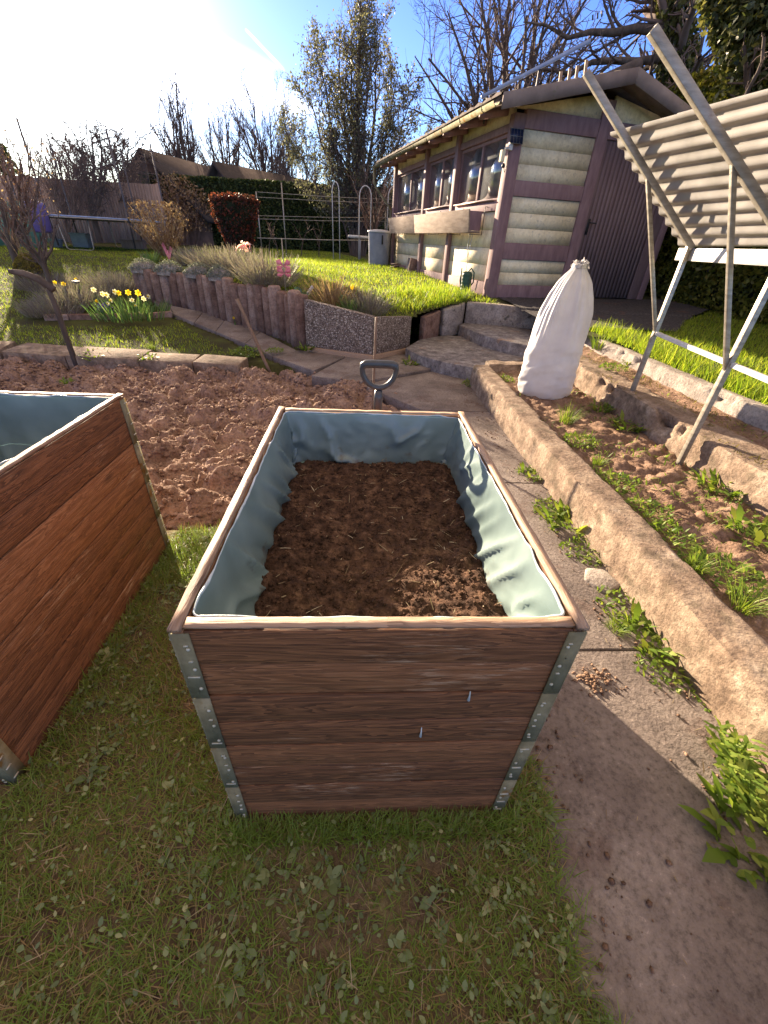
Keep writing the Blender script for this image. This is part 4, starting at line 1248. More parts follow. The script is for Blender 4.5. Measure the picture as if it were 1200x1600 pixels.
# gutter with brackets and bent downpipe
mb = MB(); n = 9; gz = rl(-.46) - .045; V = []
ring = [(-.535 + .052 * math.cos(a), gz + .052 * math.sin(a)) for a in np.linspace(math.pi, 2 * math.pi, n)] + [(-.535 + .046 * math.cos(a), gz + .046 * math.sin(a)) for a in np.linspace(2 * math.pi, math.pi, n)]
for v_ in (-.38, LV + .34):
    V += [(x, v_, z) for x, z in ring]
m2 = 2 * n
mb.add(V, [(i, (i + 1) % m2, m2 + (i + 1) % m2, m2 + i) for i in range(m2)] + [tuple(range(m2)), tuple(range(2 * m2 - 1, m2 - 1, -1))])
gt_ = mb.build('gutter', M['galv'], shed, world=False, smooth=False)
for v_ in np.arange(0, LV, .8):
    mb = MB(); mb.tube([(-.46, v_, gz + .06), (-.50, v_, gz + .05), (-.592, v_, gz + .012), (-.575, v_, gz - .04), (-.535, v_, gz - .057)], .007, 5)
    mb.build('gutter_bracket', M['galv'], gt_, world=False)
mb = MB(); mb.tube([(-.535, LV + .25, gz - .04), (-.535, LV + .25, gz - .35), (-.45, LV + .22, gz - .5), (-.06, LV + .06, gz - .95), (-.05, LV + .05, .05)], .032, 9)
mb.build('downpipe', M['galv'], shed, world=False, smooth=True)

# window box hanging along the side
t = thing('window_box', 'long weathered grey-brown wooden flower trough hung below the shed windows', 'flower trough', sw(-.25, 3, .95), SR)
TA, TB = .52, 5.75
def tbox(name, mat, *b):
    mb = MB()
    for V in b: mb.add([(x - (-.25), y - 3, z - .95) for x, y, z in V], [(0, 3, 2, 1), (4, 5, 6, 7), (0, 1, 5, 4), (1, 2, 6, 5), (2, 3, 7, 6), (3, 0, 4, 7)])
    return mb.build(name, M[mat], t, world=False, bevel=.004)
mid = 3.55
for a, c, nm in ((TA, mid - .01, 0), (mid + .01, TB, 1)):
    tbox('front_board', 'trough', [(-.29, a, .95), (-.265, a, .95), (-.265, c, .95), (-.29, c, .95), (-.345, a - .03 * (nm == 0), 1.30), (-.32, a - .03 * (nm == 0), 1.30), (-.32, c, 1.30), (-.345, c, 1.30)])
tbox('bottom_board', 'trough', [(-.262, TA, .955), (-.06, TA, .955), (-.06, TB, .955), (-.262, TB, .955), (-.262, TA, .985), (-.06, TA, .985), (-.06, TB, .985), (-.262, TB, .985)])
for v_ in (TA + .01, TB - .04):
    tbox('end_board', 'purple', [(-.262, v_, .99), (-.06, v_, .99), (-.06, v_ + .03, .99), (-.262, v_ + .03, .99), (-.31, v_, 1.28), (-.06, v_, 1.28), (-.06, v_ + .03, 1.28), (-.31, v_ + .03, 1.28)])
mb = MB()
for v_ in (TA - .06, TA + .9, 2.6, 4.2, TB - .5):
    mb.tube([(x + .25, v_ - 3, z - .95) for x, z in ((-.005, 1.34), (-.05, 1.36), (-.05, .93), (-.30, .93))], .007, 6)
mb.build('hanger', M['black'], t, world=False)

# solar lamp on the corner post
t = thing('solar_lamp', 'solar powered wall lamp with small dark panel high on the shed corner post', 'lamp', sw(-.03, .06, 2.0), SR)
mb = MB(); V = [(-.10, -.16, .21), (.10, -.20, .21), (.12, .06, .27), (-.10, .10, .27)]
V = [(-.02, -.13, .13), (.20, -.13, .13), (.20, -.09, .31), (-.02, -.09, .31)]
mb.add(V + [(x, y + .02, z + .004) for x, y, z in V], [(0, 1, 2, 3), (7, 6, 5, 4), (0, 4, 5, 1), (1, 5, 6, 2), (2, 6, 7, 3), (3, 7, 4, 0)])
pn = mb.build('solar_panel', M['solar'], t, world=False)
mb = MB()
for k in range(5):
    x = -.02 + .22 * k / 4
    mb.bar((x, -.1325, .13), (x, -.0925, .31), .004, .002, up=(1, 0, 0))
for z in (.13, .22, .31):
    y = -.1325 + (z - .13) / .18 * .04
    mb.bar((-.022, y, z), (.202, y, z), .004, .004)
mb.build('panel_grid', M['alu'], pn, world=False)
mb = MB(); mb.box((.0, -.10, .05), (.055, -.05, .15)); mb.box((-.05, -.09, .06), (-.0, -.03, .09)); mb.build('bracket', M['white'], t, world=False, bevel=.004)
mb = MB(); mb.box((-.115, -.10, -.10), (-.055, -.02, .05)); mb.build('lamp_head', M['cream'], t, world=False, bevel=.008)
mb = MB(); mb.lathe([(.022, -.17), (.030, -.155), (.026, -.13), (.012, -.11)], (-.045, -.07, 0), 12); mb.tube([(-.04, -.07, -.15), (.0, -.06, -.22), (.02, -.05, -.16), (.03, -.05, .05)], .006, 6); mb.build('sensor', M['black'], t, world=False, smooth=True)

# cable loop under the trough
t = sw(-.06, .95, 0)
mb = MB(); mb.tube([sw(-.06, .80, .98), sw(-.09, .82, .6), sw(-.1, .80, .3), sw(-.08, .78, .1)], .007, 6); mb.tube([sw(-.06, .90, .98), sw(-.10, .88, .75), sw(-.1, .80, .55)], .007, 6)
tag(mb.build('cable', M['white'], None), 'pale loose cable hanging from the trough down the cream boards', 'cable')

# watering can by the corner post
cx, cy, cz = sw(-.22, .47, -.03)
t = thing('watering_can', 'dark green ribbed plastic watering can standing at the shed corner', 'watering can', (cx, cy, cz))
mb = MB(); prof = [(.088, 0), (.098, .01)]
for k in range(5):
    prof += [(.098, .03 + .06 * k), (.092, .045 + .06 * k), (.098, .06 + .06 * k)]
prof += [(.095, .33), (.08, .36), (.05, .375)]
mb.lathe([(r_, z) for r_, z in prof], (cx, cy, cz), 18); mb.build('body', M['can'], t, smooth=True)
mb = MB(); mb.tube([(cx + .07, cy - .02, cz + .12), (cx + .13, cy - .03, cz + .2), (cx + .12, cy - .03, cz + .36), (cx + .06, cy - .02, cz + .43), (cx + .0, cy, cz + .36)], .013, 8); mb.build('handle', M['can'], t, smooth=True)
mb = MB(); mb.tube([(cx - .07, cy + .03, cz + .06), (cx - .11, cy + .05, cz + .22), (cx - .11, cy + .05, cz + .43)], [.022, .018, .014], 8); mb.build('spout', M['can'], t, smooth=True)
# grey rain barrel behind the last post
bx, by, bz = sw(-.42, 6.35, .18)
t = thing('rain_barrel', 'grey plastic rain barrel with lid behind the far shed post', 'barrel', (bx, by, bz))
mb = MB(); mb.lathe([(.26, -.1), (.30, 0), (.33, .75), (.34, .78)], (bx, by, bz), 20); mb.build('body', M['greybin'], t, smooth=False)
mb = MB(); mb.lathe([(.36, .782), (.365, .80), (.35, .83), (.1, .86)], (bx, by, bz), 20); mb.build('lid', M['white'], t)
mb = MB(); mb.box((bx + .06, by - .36, bz + .5), (bx + .10, by - .31, bz + .72)); mb.build('clip', M['black'], t)
# leftover slabs leaning on the side
for k, (v_, hgt, ln, lab, mt) in enumerate([(4.05, .36, .09, 'brown upright slab leaning on the shed below the trough', 'palis'), (4.32, .34, .04, 'thin dark upright tile beside the brown leaning slab', 'kerbc'), (4.46, .36, .05, 'second thin dark tile in the row under the trough', 'kerbc')]):
    a = sw(-.14, v_, 0.02 + .02 * k); b_ = sw(-.06, v_ + .02, hgt + .05)
    mb = MB(); mb.bar(a, b_, .20 if k == 0 else .06, .05, up=svv); tag(mb.build('leaning_slab', M[mt], bevel=.006), lab, 'slab')
mb = MB()
for k in range(3):
    mb.bar(sw(-.5 + .02 * k, 4.75, .10 + .07 * k), sw(-.12, 5.35 - .1 * k, .12 + .06 * k), .07, .035)
tag(mb.build('stacked_battens', M['rim_y']), 'small stack of short battens on the grass by the shed', 'battens')

# rail above the roof and slat row on the ridge
t = thing('roof_rail', 'thin grey-blue metal pole rising over the shed roof towards the slats', 'pole', sw(-.1, 1.3, 2.9))
mb = MB(); a = at_plane(752, 152, 8.9); b_ = at_plane(922, 64, 8.9)
mb.bar(a, b_, .05, .05, up=(0, 1, 0)); mb.build('pole', M['pad'], t)
mb = MB()
for f in (.06, .55):
    p = a + (b_ - a) * f; mb.bar(p, p - np.array([0, 0, .35 + .3 * f]), .025, .025, up=(0, 1, 0))
mb.build('support', M['darkpole'], t)
t = thing('slat_row', 'row of four short pale wooden slats with dark tips on the shed ridge', 'slats', sw(RU, 1.3, RZ))
yy = sw(1.2, 1.6, 0)[1]
for px, p0, p1 in ((877, 124, 96), (891, 121, 90), (903, 118, 84), (917, 115, 70)):
    a = at_plane(px, p0 + 6, yy); b_ = at_plane(px, p1, yy)
    m_ = a + (b_ - a) * .55
    mb = MB(); mb.bar(a - np.array([0, 0, .25]), m_, .05, .03, up=(0, 1, 0)); o = mb.build('slat', M['rim_x'], t)
    mb = MB(); mb.bar(m_, b_, .044, .026, up=(0, 1, 0)); mb.build('slat_tip', M['darkpole'], o)

# ------------------------------------------------------------------ grass (uncountable blades)
def on(P, T):
    return np.column_stack([P, T(P[:, 0], P[:, 1])])


PLANTERS = [(-.01, -.01, .81, 1.21), (-1.51, .08, -.69, 1.305)]


def free(x, y):
    k = np.ones(np.shape(x), bool)
    for a, b, c, d in PLANTERS:
        k &= ~((x > a) & (x < c) & (y > b) & (y < d))
    return k


fz = lambda x, y: 0.010 + .02 * fbm(x * 4, y * 4, 21) + .012 * fbm(x * 14, y * 14, 3)
kf = lambda x, y: free(x, y) & (x < edge(y)) & ~((x < -.7) & (y > 1.38))
P = scatter(150000, -1.75, 1.0, -1.25, 1.45, kf)
P = np.concatenate([P, scatter(40000, -3.6, -1.7, -1.6, 1.4), scatter(30000, -1.75, .95, -2.2, -1.25)])
cl = fbm(P[:, 0] * 4.5, P[:, 1] * 4.5, 55) + .5 * fbm(P[:, 0] * 14, P[:, 1] * 14, 56)
P = P[(cl > -.16) | (G.random(len(P)) < .35)]; n = len(P)
hgt = G.uniform(.022, .068, n) * (1 + 1.0 * np.clip(fbm(P[:, 0] * 5, P[:, 1] * 5, 58), -.3, .5))
V1 = blades(on(P, fz), G.uniform(0, 6.28, n), G.uniform(.2, 1.1, n), hgt, G.uniform(.0016, .0034, n), (.8, 1, .65, .05), G.uniform(.2, 1.2, n), twist=.3)
tag(mesh_obj('grass', *V1[:2], M['shadegrass'], rnd=V1[2]), 'short trodden grass in the shade before and between the planters', 'grass', kind='stuff')
# denser fringe along the planter feet and path edge, sunlit tuft between the planters
P = np.concatenate([scatter(1500, -.03, .83, -.07, -.01), scatter(700, .80, .87, -.05, 1.2), scatter(500, -.05, -.01, -.05, 1.2), scatter(700, -.70, -.64, .0, 1.3), scatter(500, .86, .96, -1.2, 0), scatter(3000, -.68, -.02, 1.0, 1.44)]); n = len(P)
V1 = blades(on(P, fz), G.uniform(0, 6.28, n), G.uniform(.1, .8, n), G.uniform(.025, .085, n), G.uniform(.0016, .0034, n), (.8, 1, .65, .05), G.uniform(.1, 1.1, n), twist=.3)
tag(mesh_obj('grass', *V1[:2], M['shadegrass'], rnd=.25 + V1[2] * .75), 'taller grass fringe at the feet of the planters and the path edge', 'grass', kind='stuff')
# flat broad leaves between the blades
P0 = scatter(2200, -1.7, .95, -1.2, 1.4, kf); q = fbm(P0[:, 0] * 2.2, P0[:, 1] * 2.2, 61)
P0 = P0[q > -.10]; parts = []
cen = np.repeat(P0, 6, 0); n = len(cen)
ang = np.tile(np.arange(6) * 1.047, len(P0)) + np.repeat(G.uniform(0, 6.28, len(P0)), 6) + G.normal(0, .9, n)
szc = np.repeat(G.uniform(.010, .030, len(P0)) * (1 + .6 * (G.random(len(P0)) > .9)), 6) * G.uniform(.6, 1.1, n)
pos = on(cen + G.normal(0, .010, cen.shape), fz); pos[:, 2] += .004 + .012 * G.random(n)
V1 = blades(pos, ang, G.uniform(.85, 1.35, n), szc, szc * G.uniform(.38, .6, n), (.22, .85, 1.0, .75, .06), G.uniform(.1, .7, n), rnd=np.repeat(G.random(len(P0)) * .8, 6) + .2 * G.random(n))
V2 = [a for a in V1]
tag(mesh_obj('broad_weeds', *V1[:2], M['broad'], rnd=V1[2], smooth=True), 'flat broad-leaved weeds among the shaded grass', 'weeds', kind='stuff')
P = scatter(3600, -1.7, .93, -1.2, 1.4, kf); n = len(P); pos = on(P, fz); pos[:, 2] += .012 + .02 * G.random(n)
sz = G.uniform(.008, .020, n)
V1 = blades(pos, G.uniform(0, 6.28, n), G.uniform(.9, 1.5, n), sz, sz * G.uniform(.5, .8, n), (.4, 1, .8, .1), G.uniform(.0, .6, n))
tag(mesh_obj('clover_leaves', *V1[:2], M['broad'], rnd=V1[2]), 'small round leaves scattered in the shaded grass', 'weeds', kind='stuff')
P = scatter(6500, -1.7, .96, -1.2, 1.4, kf); n = len(P); pos = on(P, fz); pos[:, 2] += .008 + .02 * G.random(n)
V1 = blades(pos, G.uniform(0, 6.28, n), G.uniform(1.25, 1.6, n), .02 + .06 * G.random(n) ** 2, G.uniform(.001, .0022, n), (.7, 1, .9, .3), G.uniform(-.3, .5, n))
tag(mesh_obj('dead_grass', *V1[:2], M['straw'], rnd=V1[2] * .75), 'dry dead grass lying flat in the shaded turf', 'grass', kind='stuff')
P = scatter(90, .98, 1.7, -.8, 2.8); n = len(P); pos = np.column_stack([P, np.full(n, .009)])
V1 = blades(pos, G.uniform(0, 6.28, n), G.uniform(1.45, 1.58, n), .012 + .04 * G.random(n) ** 2, G.uniform(.0015, .004, n), (.7, 1, .9, .3), G.uniform(-.2, .2, n))
tag(mesh_obj('path_litter', *V1[:2], M['straw'], rnd=V1[2] * .8), 'dry stalk bits lying on the path concrete', 'litter', kind='stuff')


P = np.concatenate([scatter(900, 1.50, 1.72, -.9, 4.4), scatter(500, .84, 1.1, -.6, 1.4), scatter(350, 1.0, 1.6, -.8, 3.5)]); n = len(P)
V, F = crumbs(np.column_stack([P, np.full(n, .006)]), .0015 + .009 * G.random(n) ** 4)
tag(mesh_obj('path_crumbs', V, F, M['bedsoil']), kind='stuff', label='soil crumbs and grit lying on the path along the wall foot', cat='soil')


def lawn(name, label, nblades, x0, x1, y0, y1, T, keep, lo, hi, wmin, wmax, mat='grass', dens=None):
    P = scatter(nblades, x0, x1, y0, y1, keep)
    if dens is not None:
        P = P[G.random(len(P)) < dens(P[:, 0], P[:, 1])]
    n = len(P)
    tuft = 1 + .9 * np.clip(fbm(P[:, 0] * 3, P[:, 1] * 3, 91) + .4 * fbm(P[:, 0] * 11, P[:, 1] * 11, 95), -.45, .6)
    V1 = blades(on(P, T), G.uniform(0, 6.28, n), G.uniform(.1, .8, n), G.uniform(lo, hi, n) * tuft, G.uniform(wmin, wmax, n), (1, .75, .05), G.uniform(.2, 1.0, n), twist=.3)
    return tag(mesh_obj(name, *V1[:2], M[mat], rnd=V1[2]), label, 'grass', kind='stuff')


FLOWERBED = [(-5.4, 7.0), (-4.6, 6.95), (-3.0, 7.25), (-2.95, 7.6), (-3.6, 8.6), (-4.6, 9.6), (-5.6, 9.3)]
pathpoly = [tuple(p) for p in front] + [tuple(p) for p in back[::-1]]
def keep_low(x, y):
    return ~inpoly(x, y, UPP) & ~inpoly(x, y, pathpoly) & ~inpoly(x, y, FLOWERBED) & (x < np.interp(y, [5.2, 5.5, 7, 7.7, 9, 10, 14, 20], [-.9, -1.35, -2.5, -3.0, -3.4, -3.9, -5.4, -7])) & (y > np.interp(x, [-5, -1.3], [5.85, 5.62]))
lawn('grass', 'sunlit lower lawn between the dug bed and the trampoline', 95000, -13, -1.2, 5.5, 19, lambda x, y: ground_z(x, y) - .005, keep_low, .035, .075, .005, .010, dens=lambda x, y: np.clip(1.35 - (y - 5.5) * .085, .35, 1))
lawn('grass', 'sunlit upper lawn between palisade and shed', 130000, -6, 2.7, 5.7, 26, T_up, lambda x, y: inpoly(x, y, UPP) & (x < 2.68 - (y - 8.0) * .228 + .05 * 0), .04, .085, .005, .011, dens=lambda x, y: np.clip(1.4 - (y - 6) * .08, .3, 1))
P_ = [(1.3, 6.65), (1.9, 7.15), (2.3, 7.6), (2.5, 8.3), (1.8, 8.6), (.6, 7.4), (.9, 6.5)]
lawn('grass', 'long tufted grass at the lawn edge beside the corner stone', 5000, .5, 2.5, 6.4, 8.6, T_up, lambda x, y: inpoly(x, y, P_), .09, .20, .006, .012)
lawn('grass', 'sunlit side lawn behind the kerb and roof stand', 52000, 3.5, 8.5, .2, 8.3, T_right, lambda x, y: inpoly(x, y, RIGHTP) & ~inpoly(x, y, YARD), .05, .11, .004, .009, dens=lambda x, y: np.clip(1.4 - (x - 3.5) * .22, .35, 1))
lawn('grass', 'tall grass tufts along the kerb top', 2600, 3.46, 3.75, .3, 5.4, T_right, None, .09, .22, .004, .008)

# ------------------------------------------------------------------ weeds along walls, bed and steps
def weed_mesh(kind):
    parts = []
    if kind == 0:      # leafy dandelion like clump
        n = 46; r = G.random(n) ** .6 * .11; a = G.uniform(0, 6.28, n)
        P = np.column_stack([r * np.cos(a), r * np.sin(a), np.zeros(n)])
        ln = G.uniform(.05, .13, n)
        parts.append(blades(P, a + G.normal(0, .6, n), G.uniform(.15, 1.0, n), ln, ln * G.uniform(.16, .30, n), (.3, .8, .65, 1.0, .6, .05), G.uniform(.4, 1.2, n), twist=.2))
        n = 60; r = G.random(n) ** .5 * .13; a = G.uniform(0, 6.28, n); P = np.column_stack([r * np.cos(a), r * np.sin(a), G.uniform(.0, .06, n)])
        parts.append(blades(P, G.uniform(0, 6.28, n), G.uniform(.6, 1.4, n), G.uniform(.018, .04, n), G.uniform(.012, .024, n), (.3, 1, .7, .1), G.uniform(0, .8, n)))
    elif kind == 1:    # low chickweed mat
        n = 230; r = G.random(n) ** .5 * .15; a = G.uniform(0, 6.28, n); P = np.column_stack([r * np.cos(a), r * np.sin(a) * .8, G.uniform(.0, .05, n) * (1 - r / .2)])
        parts.append(blades(P, G.uniform(0, 6.28, n), G.uniform(.3, 1.4, n), G.uniform(.012, .034, n), G.uniform(.008, .018, n), (.3, 1, .7, .1), G.uniform(0, .9, n)))
        n = 26; r = G.random(n) * .1; a = G.uniform(0, 6.28, n); P = np.column_stack([r * np.cos(a), r * np.sin(a), np.zeros(n)])
        parts.append(blades(P, a, G.uniform(.2, 1.1, n), G.uniform(.06, .12, n), G.uniform(.002, .004, n), (1, .8, .3), G.uniform(.2, 1, n)))
    elif kind == 2:    # grassy tuft
        n = 110; r = G.random(n) ** .7 * .055; a = G.uniform(0, 6.28, n); P = np.column_stack([r * np.cos(a), r * np.sin(a), np.zeros(n)])
        parts.append(blades(P, a + G.normal(0, .5, n), G.uniform(.05, .6, n), G.uniform(.07, .19, n), G.uniform(.003, .006, n), (.8, 1, .7, .05), G.uniform(.2, 1.2, n), twist=.3))
    else:              # tall serrated weed (sow thistle)
        st = 7
        for s_ in range(st):
            a0 = G.uniform(0, 6.28); l0 = G.uniform(.0, .06); h = G.uniform(.12, .24)
            n = 15; tt = np.linspace(.05, 1, n)
            P = np.column_stack([np.cos(a0) * (l0 + tt * .09), np.sin(a0) * (l0 + tt * .09), tt * h])
            ln = (.10 - .055 * tt) * G.uniform(.8, 1.2, n)
            parts.append(blades(P, G.uniform(0, 6.28, n), G.uniform(.7, 1.3, n), ln, ln * .28, (.25, .9, .5, 1.0, .45, .7, .04), G.uniform(.1, .9, n), twist=.2))
            parts.append(blades(np.array([[np.cos(a0) * l0, np.sin(a0) * l0, 0]]), a0, .35, h * 1.05, .008, (1, .9, .6), .1))
    return join(parts)


weed_proto = {}
WEEDS = [
    (828, 742, .0, 0, .8, 'small leafy weed at the wall foot nearest the far right planter corner'),
    (862, 795, .0, 1, 1.0, 'low weed mat in the wall joint level with the planter middle'),
    (885, 820, .0, 0, 1.25, 'bushy bright green weed at the wall foot beside the planter side'),
    (918, 862, .0, 1, 1.1, 'spreading low weed above the pale loose stone chip'),
    (985, 955, .0, 1, 1.15, 'first weed mat below the pale stone chip along the wall crack'),
    (1012, 1000, .0, 0, 1.0, 'dense leafy weed halfway down the wall crack'),
    (1040, 1042, .0, 1, 1.0, 'last weed mat before the bare dark stretch of wall crack'),
    (960, 985, .0, 2, .55, 'thin yellowing grass tuft on the path beside the weed strip'),
    (1150, 1190, .0, 3, .95, 'tall serrated weed at the near wall foot by the shadow edge'),
    (1178, 1265, .0, 3, 1.0, 'big serrated weed half cut by the right frame edge'),
    (1195, 1330, .0, 0, 1.2, 'broad weed in the box shadow at the right frame edge'),
    (885, 660, .19, 2, 1.1, 'upright grass tuft in the raised bed just below the sack'),
    (905, 690, .19, 1, 1.1, 'weed mat under the grass tuft along the inside of the low wall'),
    (940, 640, .19, 0, .9, 'dark leafy weed between sack and inner wall'),
    (985, 668, .19, 0, 1.25, 'shaded weed clump at the foot of the far stand post'),
    (935, 725, .19, 2, .6, 'single grass shoot against the low wall inside the bed'),
    (960, 755, .19, 1, 1.2, 'yellowish weed carpet in the sunlit middle of the bed'),
    (1010, 800, .19, 1, 1.2, 'weed carpet patch before the bare soil of the bed'),
    (1045, 845, .19, 1, 1.25, 'weed carpet patch beside the mossy wall top'),
    (1085, 890, .19, 2, .7, 'short grass cluster in the bed near the mortar break'),
    (1130, 900, .19, 1, 1.3, 'wide weed carpet in the near part of the bed'),
    (1125, 765, .19, 0, 1.15, 'fresh dandelion clump at the foot of the inner wall'),
    (1180, 840, .19, 0, 1.2, 'large-leaved weed by the inner wall at the right frame edge'),
    (1160, 950, .19, 2, .9, 'grass cluster in the bed nearest the viewer'),
    (790, 592, .2, 1, .8, 'yellow-green weeds in the bed corner left of the sack'),
    (822, 612, .2, 2, .6, 'small grass sprouts right at the sack base'),
    (600, 622, .0, 0, .0, ''),
    (648, 520, .13, 0, 1.5, 'leafy weeds growing beside the short pebble panel'),
    (668, 512, .15, 1, 1.6, 'green mat of weeds between pebble panel and edging stone'),
    (645, 570, .02, 0, 1.1, 'dark weeds in front of the lower stone step'),
    (740, 600, .0, 1, 1.2, 'shaded weeds between the lower step and the low wall end'),
    (150, 560, .0, 0, 1.5, 'big leafy weed beside the bent wooden post'),
    (178, 555, .0, 1, 1.5, 'second leafy weed right of the bent wooden post'),
    (230, 562, .02, 0, 1.0, 'small weed on the grassy edging slab'),
    (385, 552, .03, 1, 1.9, 'bright weed mat beside the leaning square stake'),
    (292, 568, .0, 0, .6, 'tiny bright weed on the far edge of the dug bed'),
    (104, 598, -.05, 0, .6, 'tiny upright weed alone in the dug soil'),
    (370, 742, -.05, 1, .5, 'small pale weed in the dug soil left of the centre planter'),
    (238, 545, .03, 2, .8, 'grass tuft overhanging the edging slabs'),
    (480, 545, .09, 0, 1.0, 'weeds at the foot of the last palisade posts'),
    (430, 548, .09, 1, 1.0, 'weed mat at the foot of the middle palisade posts'),
    (960, 575, .42, 1, 1.2, 'bright green weeds on the mossy inner wall top'),
    (985, 570, .42, 0, .8, 'leafy weed between inner wall and kerb'),
    (935, 545, .45, 2, 1.5, 'long dry grass tuft right of the sack'),
    (720, 470, .66, 2, 1.6, 'dry overhanging grass tuft on the corner stone'),
    (1110, 1090, .0, 1, .6, 'thin weed in the dark wall crack'),
    (560, 640, -.05, 1, .0, ''),
]
for px, py, z, kd, s_, lab in WEEDS:
    if not lab: continue
    p = onz(px, py, z)
    if kd not in weed_proto:
        V, F, r = weed_mesh(kd)
        o = mesh_obj('weed', V, F, M['weed'], rnd=r); weed_proto[kd] = o
    else:
        o = weed_proto[kd].copy(); col.objects.link(o)
    o.location = (p[0], p[1], z - .005); o.rotation_euler = (0, 0, R.uniform(0, 6.28)); o.scale = (s_, s_, s_ * R.uniform(.85, 1.1))
    tag(o, lab, 'weed', 'weeds in joints and beds')
P = np.concatenate([scatter(1700, 1.96, 2.78, .2, 4.5), scatter(200, 3.1, 3.4, .5, 5)]); q = fbm(P[:, 0] * 4, P[:, 1] * 4, 131); P = P[(q > .0)]; n = len(P)
pos = np.column_stack([P, np.where(P[:, 0] > 3, .40, bed_z(P[:, 0], P[:, 1])) + .003])
V1 = blades(pos, G.uniform(0, 6.28, n), G.uniform(.3, 1.3, n), G.uniform(.015, .06, n), G.uniform(.005, .014, n), (.4, 1, .7, .1), G.uniform(0, .9, n))
tag(mesh_obj('seedlings', *V1[:2], M['weed'], rnd=V1[2]), 'tiny seedlings covering parts of the raised bed', 'weeds', kind='stuff')
# moss and dead stalks on the inner wall, stone chip, crumb heap on the path
P = scatter(2600, 2.82, 3.34, 1.4, 4.9); q = fbm(P[:, 0] * 5, P[:, 1] * 3, 141); P = P[q > .02]; n = len(P)
V1 = blades(np.column_stack([P, np.full(n, .405)]), G.uniform(0, 6.28, n), G.uniform(.8, 1.6, n), G.uniform(.008, .05, n), G.uniform(.003, .010, n), (.7, 1, .4), G.uniform(-.3, .6, n))
tag(mesh_obj('moss', *V1[:2], M['moss'], rnd=V1[2]), 'brown moss and dead stalks on the inner wall top', 'moss', kind='stuff')
p = onz(943, 905, .03)
mb = MB(); mb.prism([(p[0] - .09, p[1] + .02), (p[0] - .02, p[1] - .09), (p[0] + .09, p[1] - .03), (p[0] + .05, p[1] + .09), (p[0] - .04, p[1] + .11)], -.01, [.014, .018, .024, .026, .02])
tag(mb.build('stone_chip', M['kerbc'], bevel=.012), 'pale flat stone chip lying at the wall foot beside the planter', 'stone')
p = onz(935, 1065, .01); P = np.column_stack([G.normal(p[0], .05, 160), G.normal(p[1], .035, 160), np.zeros(160)]); P[:, 2] = .012 * np.exp(-((P[:, 0] - p[0]) ** 2 + (P[:, 1] - p[1]) ** 2) / .004)
V, F = crumbs(P, .003 + .010 * G.random(160) ** 2)
tag(mesh_obj('crumb_heap', V, F, M['bedsoil']), 'little heap of soil crumbs on the path by the planter corner', 'soil', kind='stuff')

# ------------------------------------------------------------------ garden plants
def low_at(px, py): return hit(px, py, T_low)
def up_at(px, py): return hit(px, py, T_up)


def bush(name, label, cat, c, parts, group=None, core=None):
    """a plant of its own: list of (part name, mesh arrays, material)"""
    t = thing(name, label, cat, c, 0, group)
    for nm, arr, mt in parts:
        mesh_obj(nm, arr[0], arr[1], M[mt], t, arr[2], world=True)
    return t


def stems(c, n, rad, hlo, hhi, w, lean=.5, curl=.3, prof=(1, .9, .6), tip=None):
    r = G.random(n) ** .6 * rad; a = G.uniform(0, 6.28, n)
    P = np.column_stack([c[0] + r * np.cos(a), c[1] + r * np.sin(a), np.full(n, c[2])])
    return blades(P, a + G.normal(0, .5, n), np.clip(r / rad, .05, 1) * lean * G.uniform(.6, 1.2, n), G.uniform(hlo, hhi, n), w, prof, curl, twist=G.uniform(0, 6.28, n))


def cushion(c, n, rx, ry, h, size):
    a = G.uniform(0, 6.28, n); r = G.random(n) ** .5
    q = 1 - r ** 2 * .8
    P = np.column_stack([c[0] + r * np.cos(a) * rx, c[1] + r * np.sin(a) * ry, c[2] + h * q * G.uniform(.5, 1.05, n)])
    return leafcards(P, size * G.uniform(.6, 1.3, n), up=.5)


def mound(c, rx, ry, h, name, parent, mat='hedgecore', seed=0):
    mb = MB(); n = 16
    prof = [(1, 0), (1.02, .25), (.92, .55), (.7, .82), (.35, .97), (.02, 1.0)]
    V = []; F = []
    for k, (r, z) in enumerate(prof):
        for i in range(n):
            a = i * 6.283 / n; rr = r * (1 + .18 * fbm(math.cos(a) * 2 + seed, math.sin(a) * 2 + z, seed))
            V.append((c[0] + rx * rr * math.cos(a), c[1] + ry * rr * math.sin(a), c[2] + h * z))
    for k in range(len(prof) - 1):
        for i in range(n):
            j = (i + 1) % n; F.append((k * n + i, k * n + j, (k + 1) * n + j, (k + 1) * n + i))
    mb.add(V, F); return mb.build(name, M[mat], parent, smooth=True)


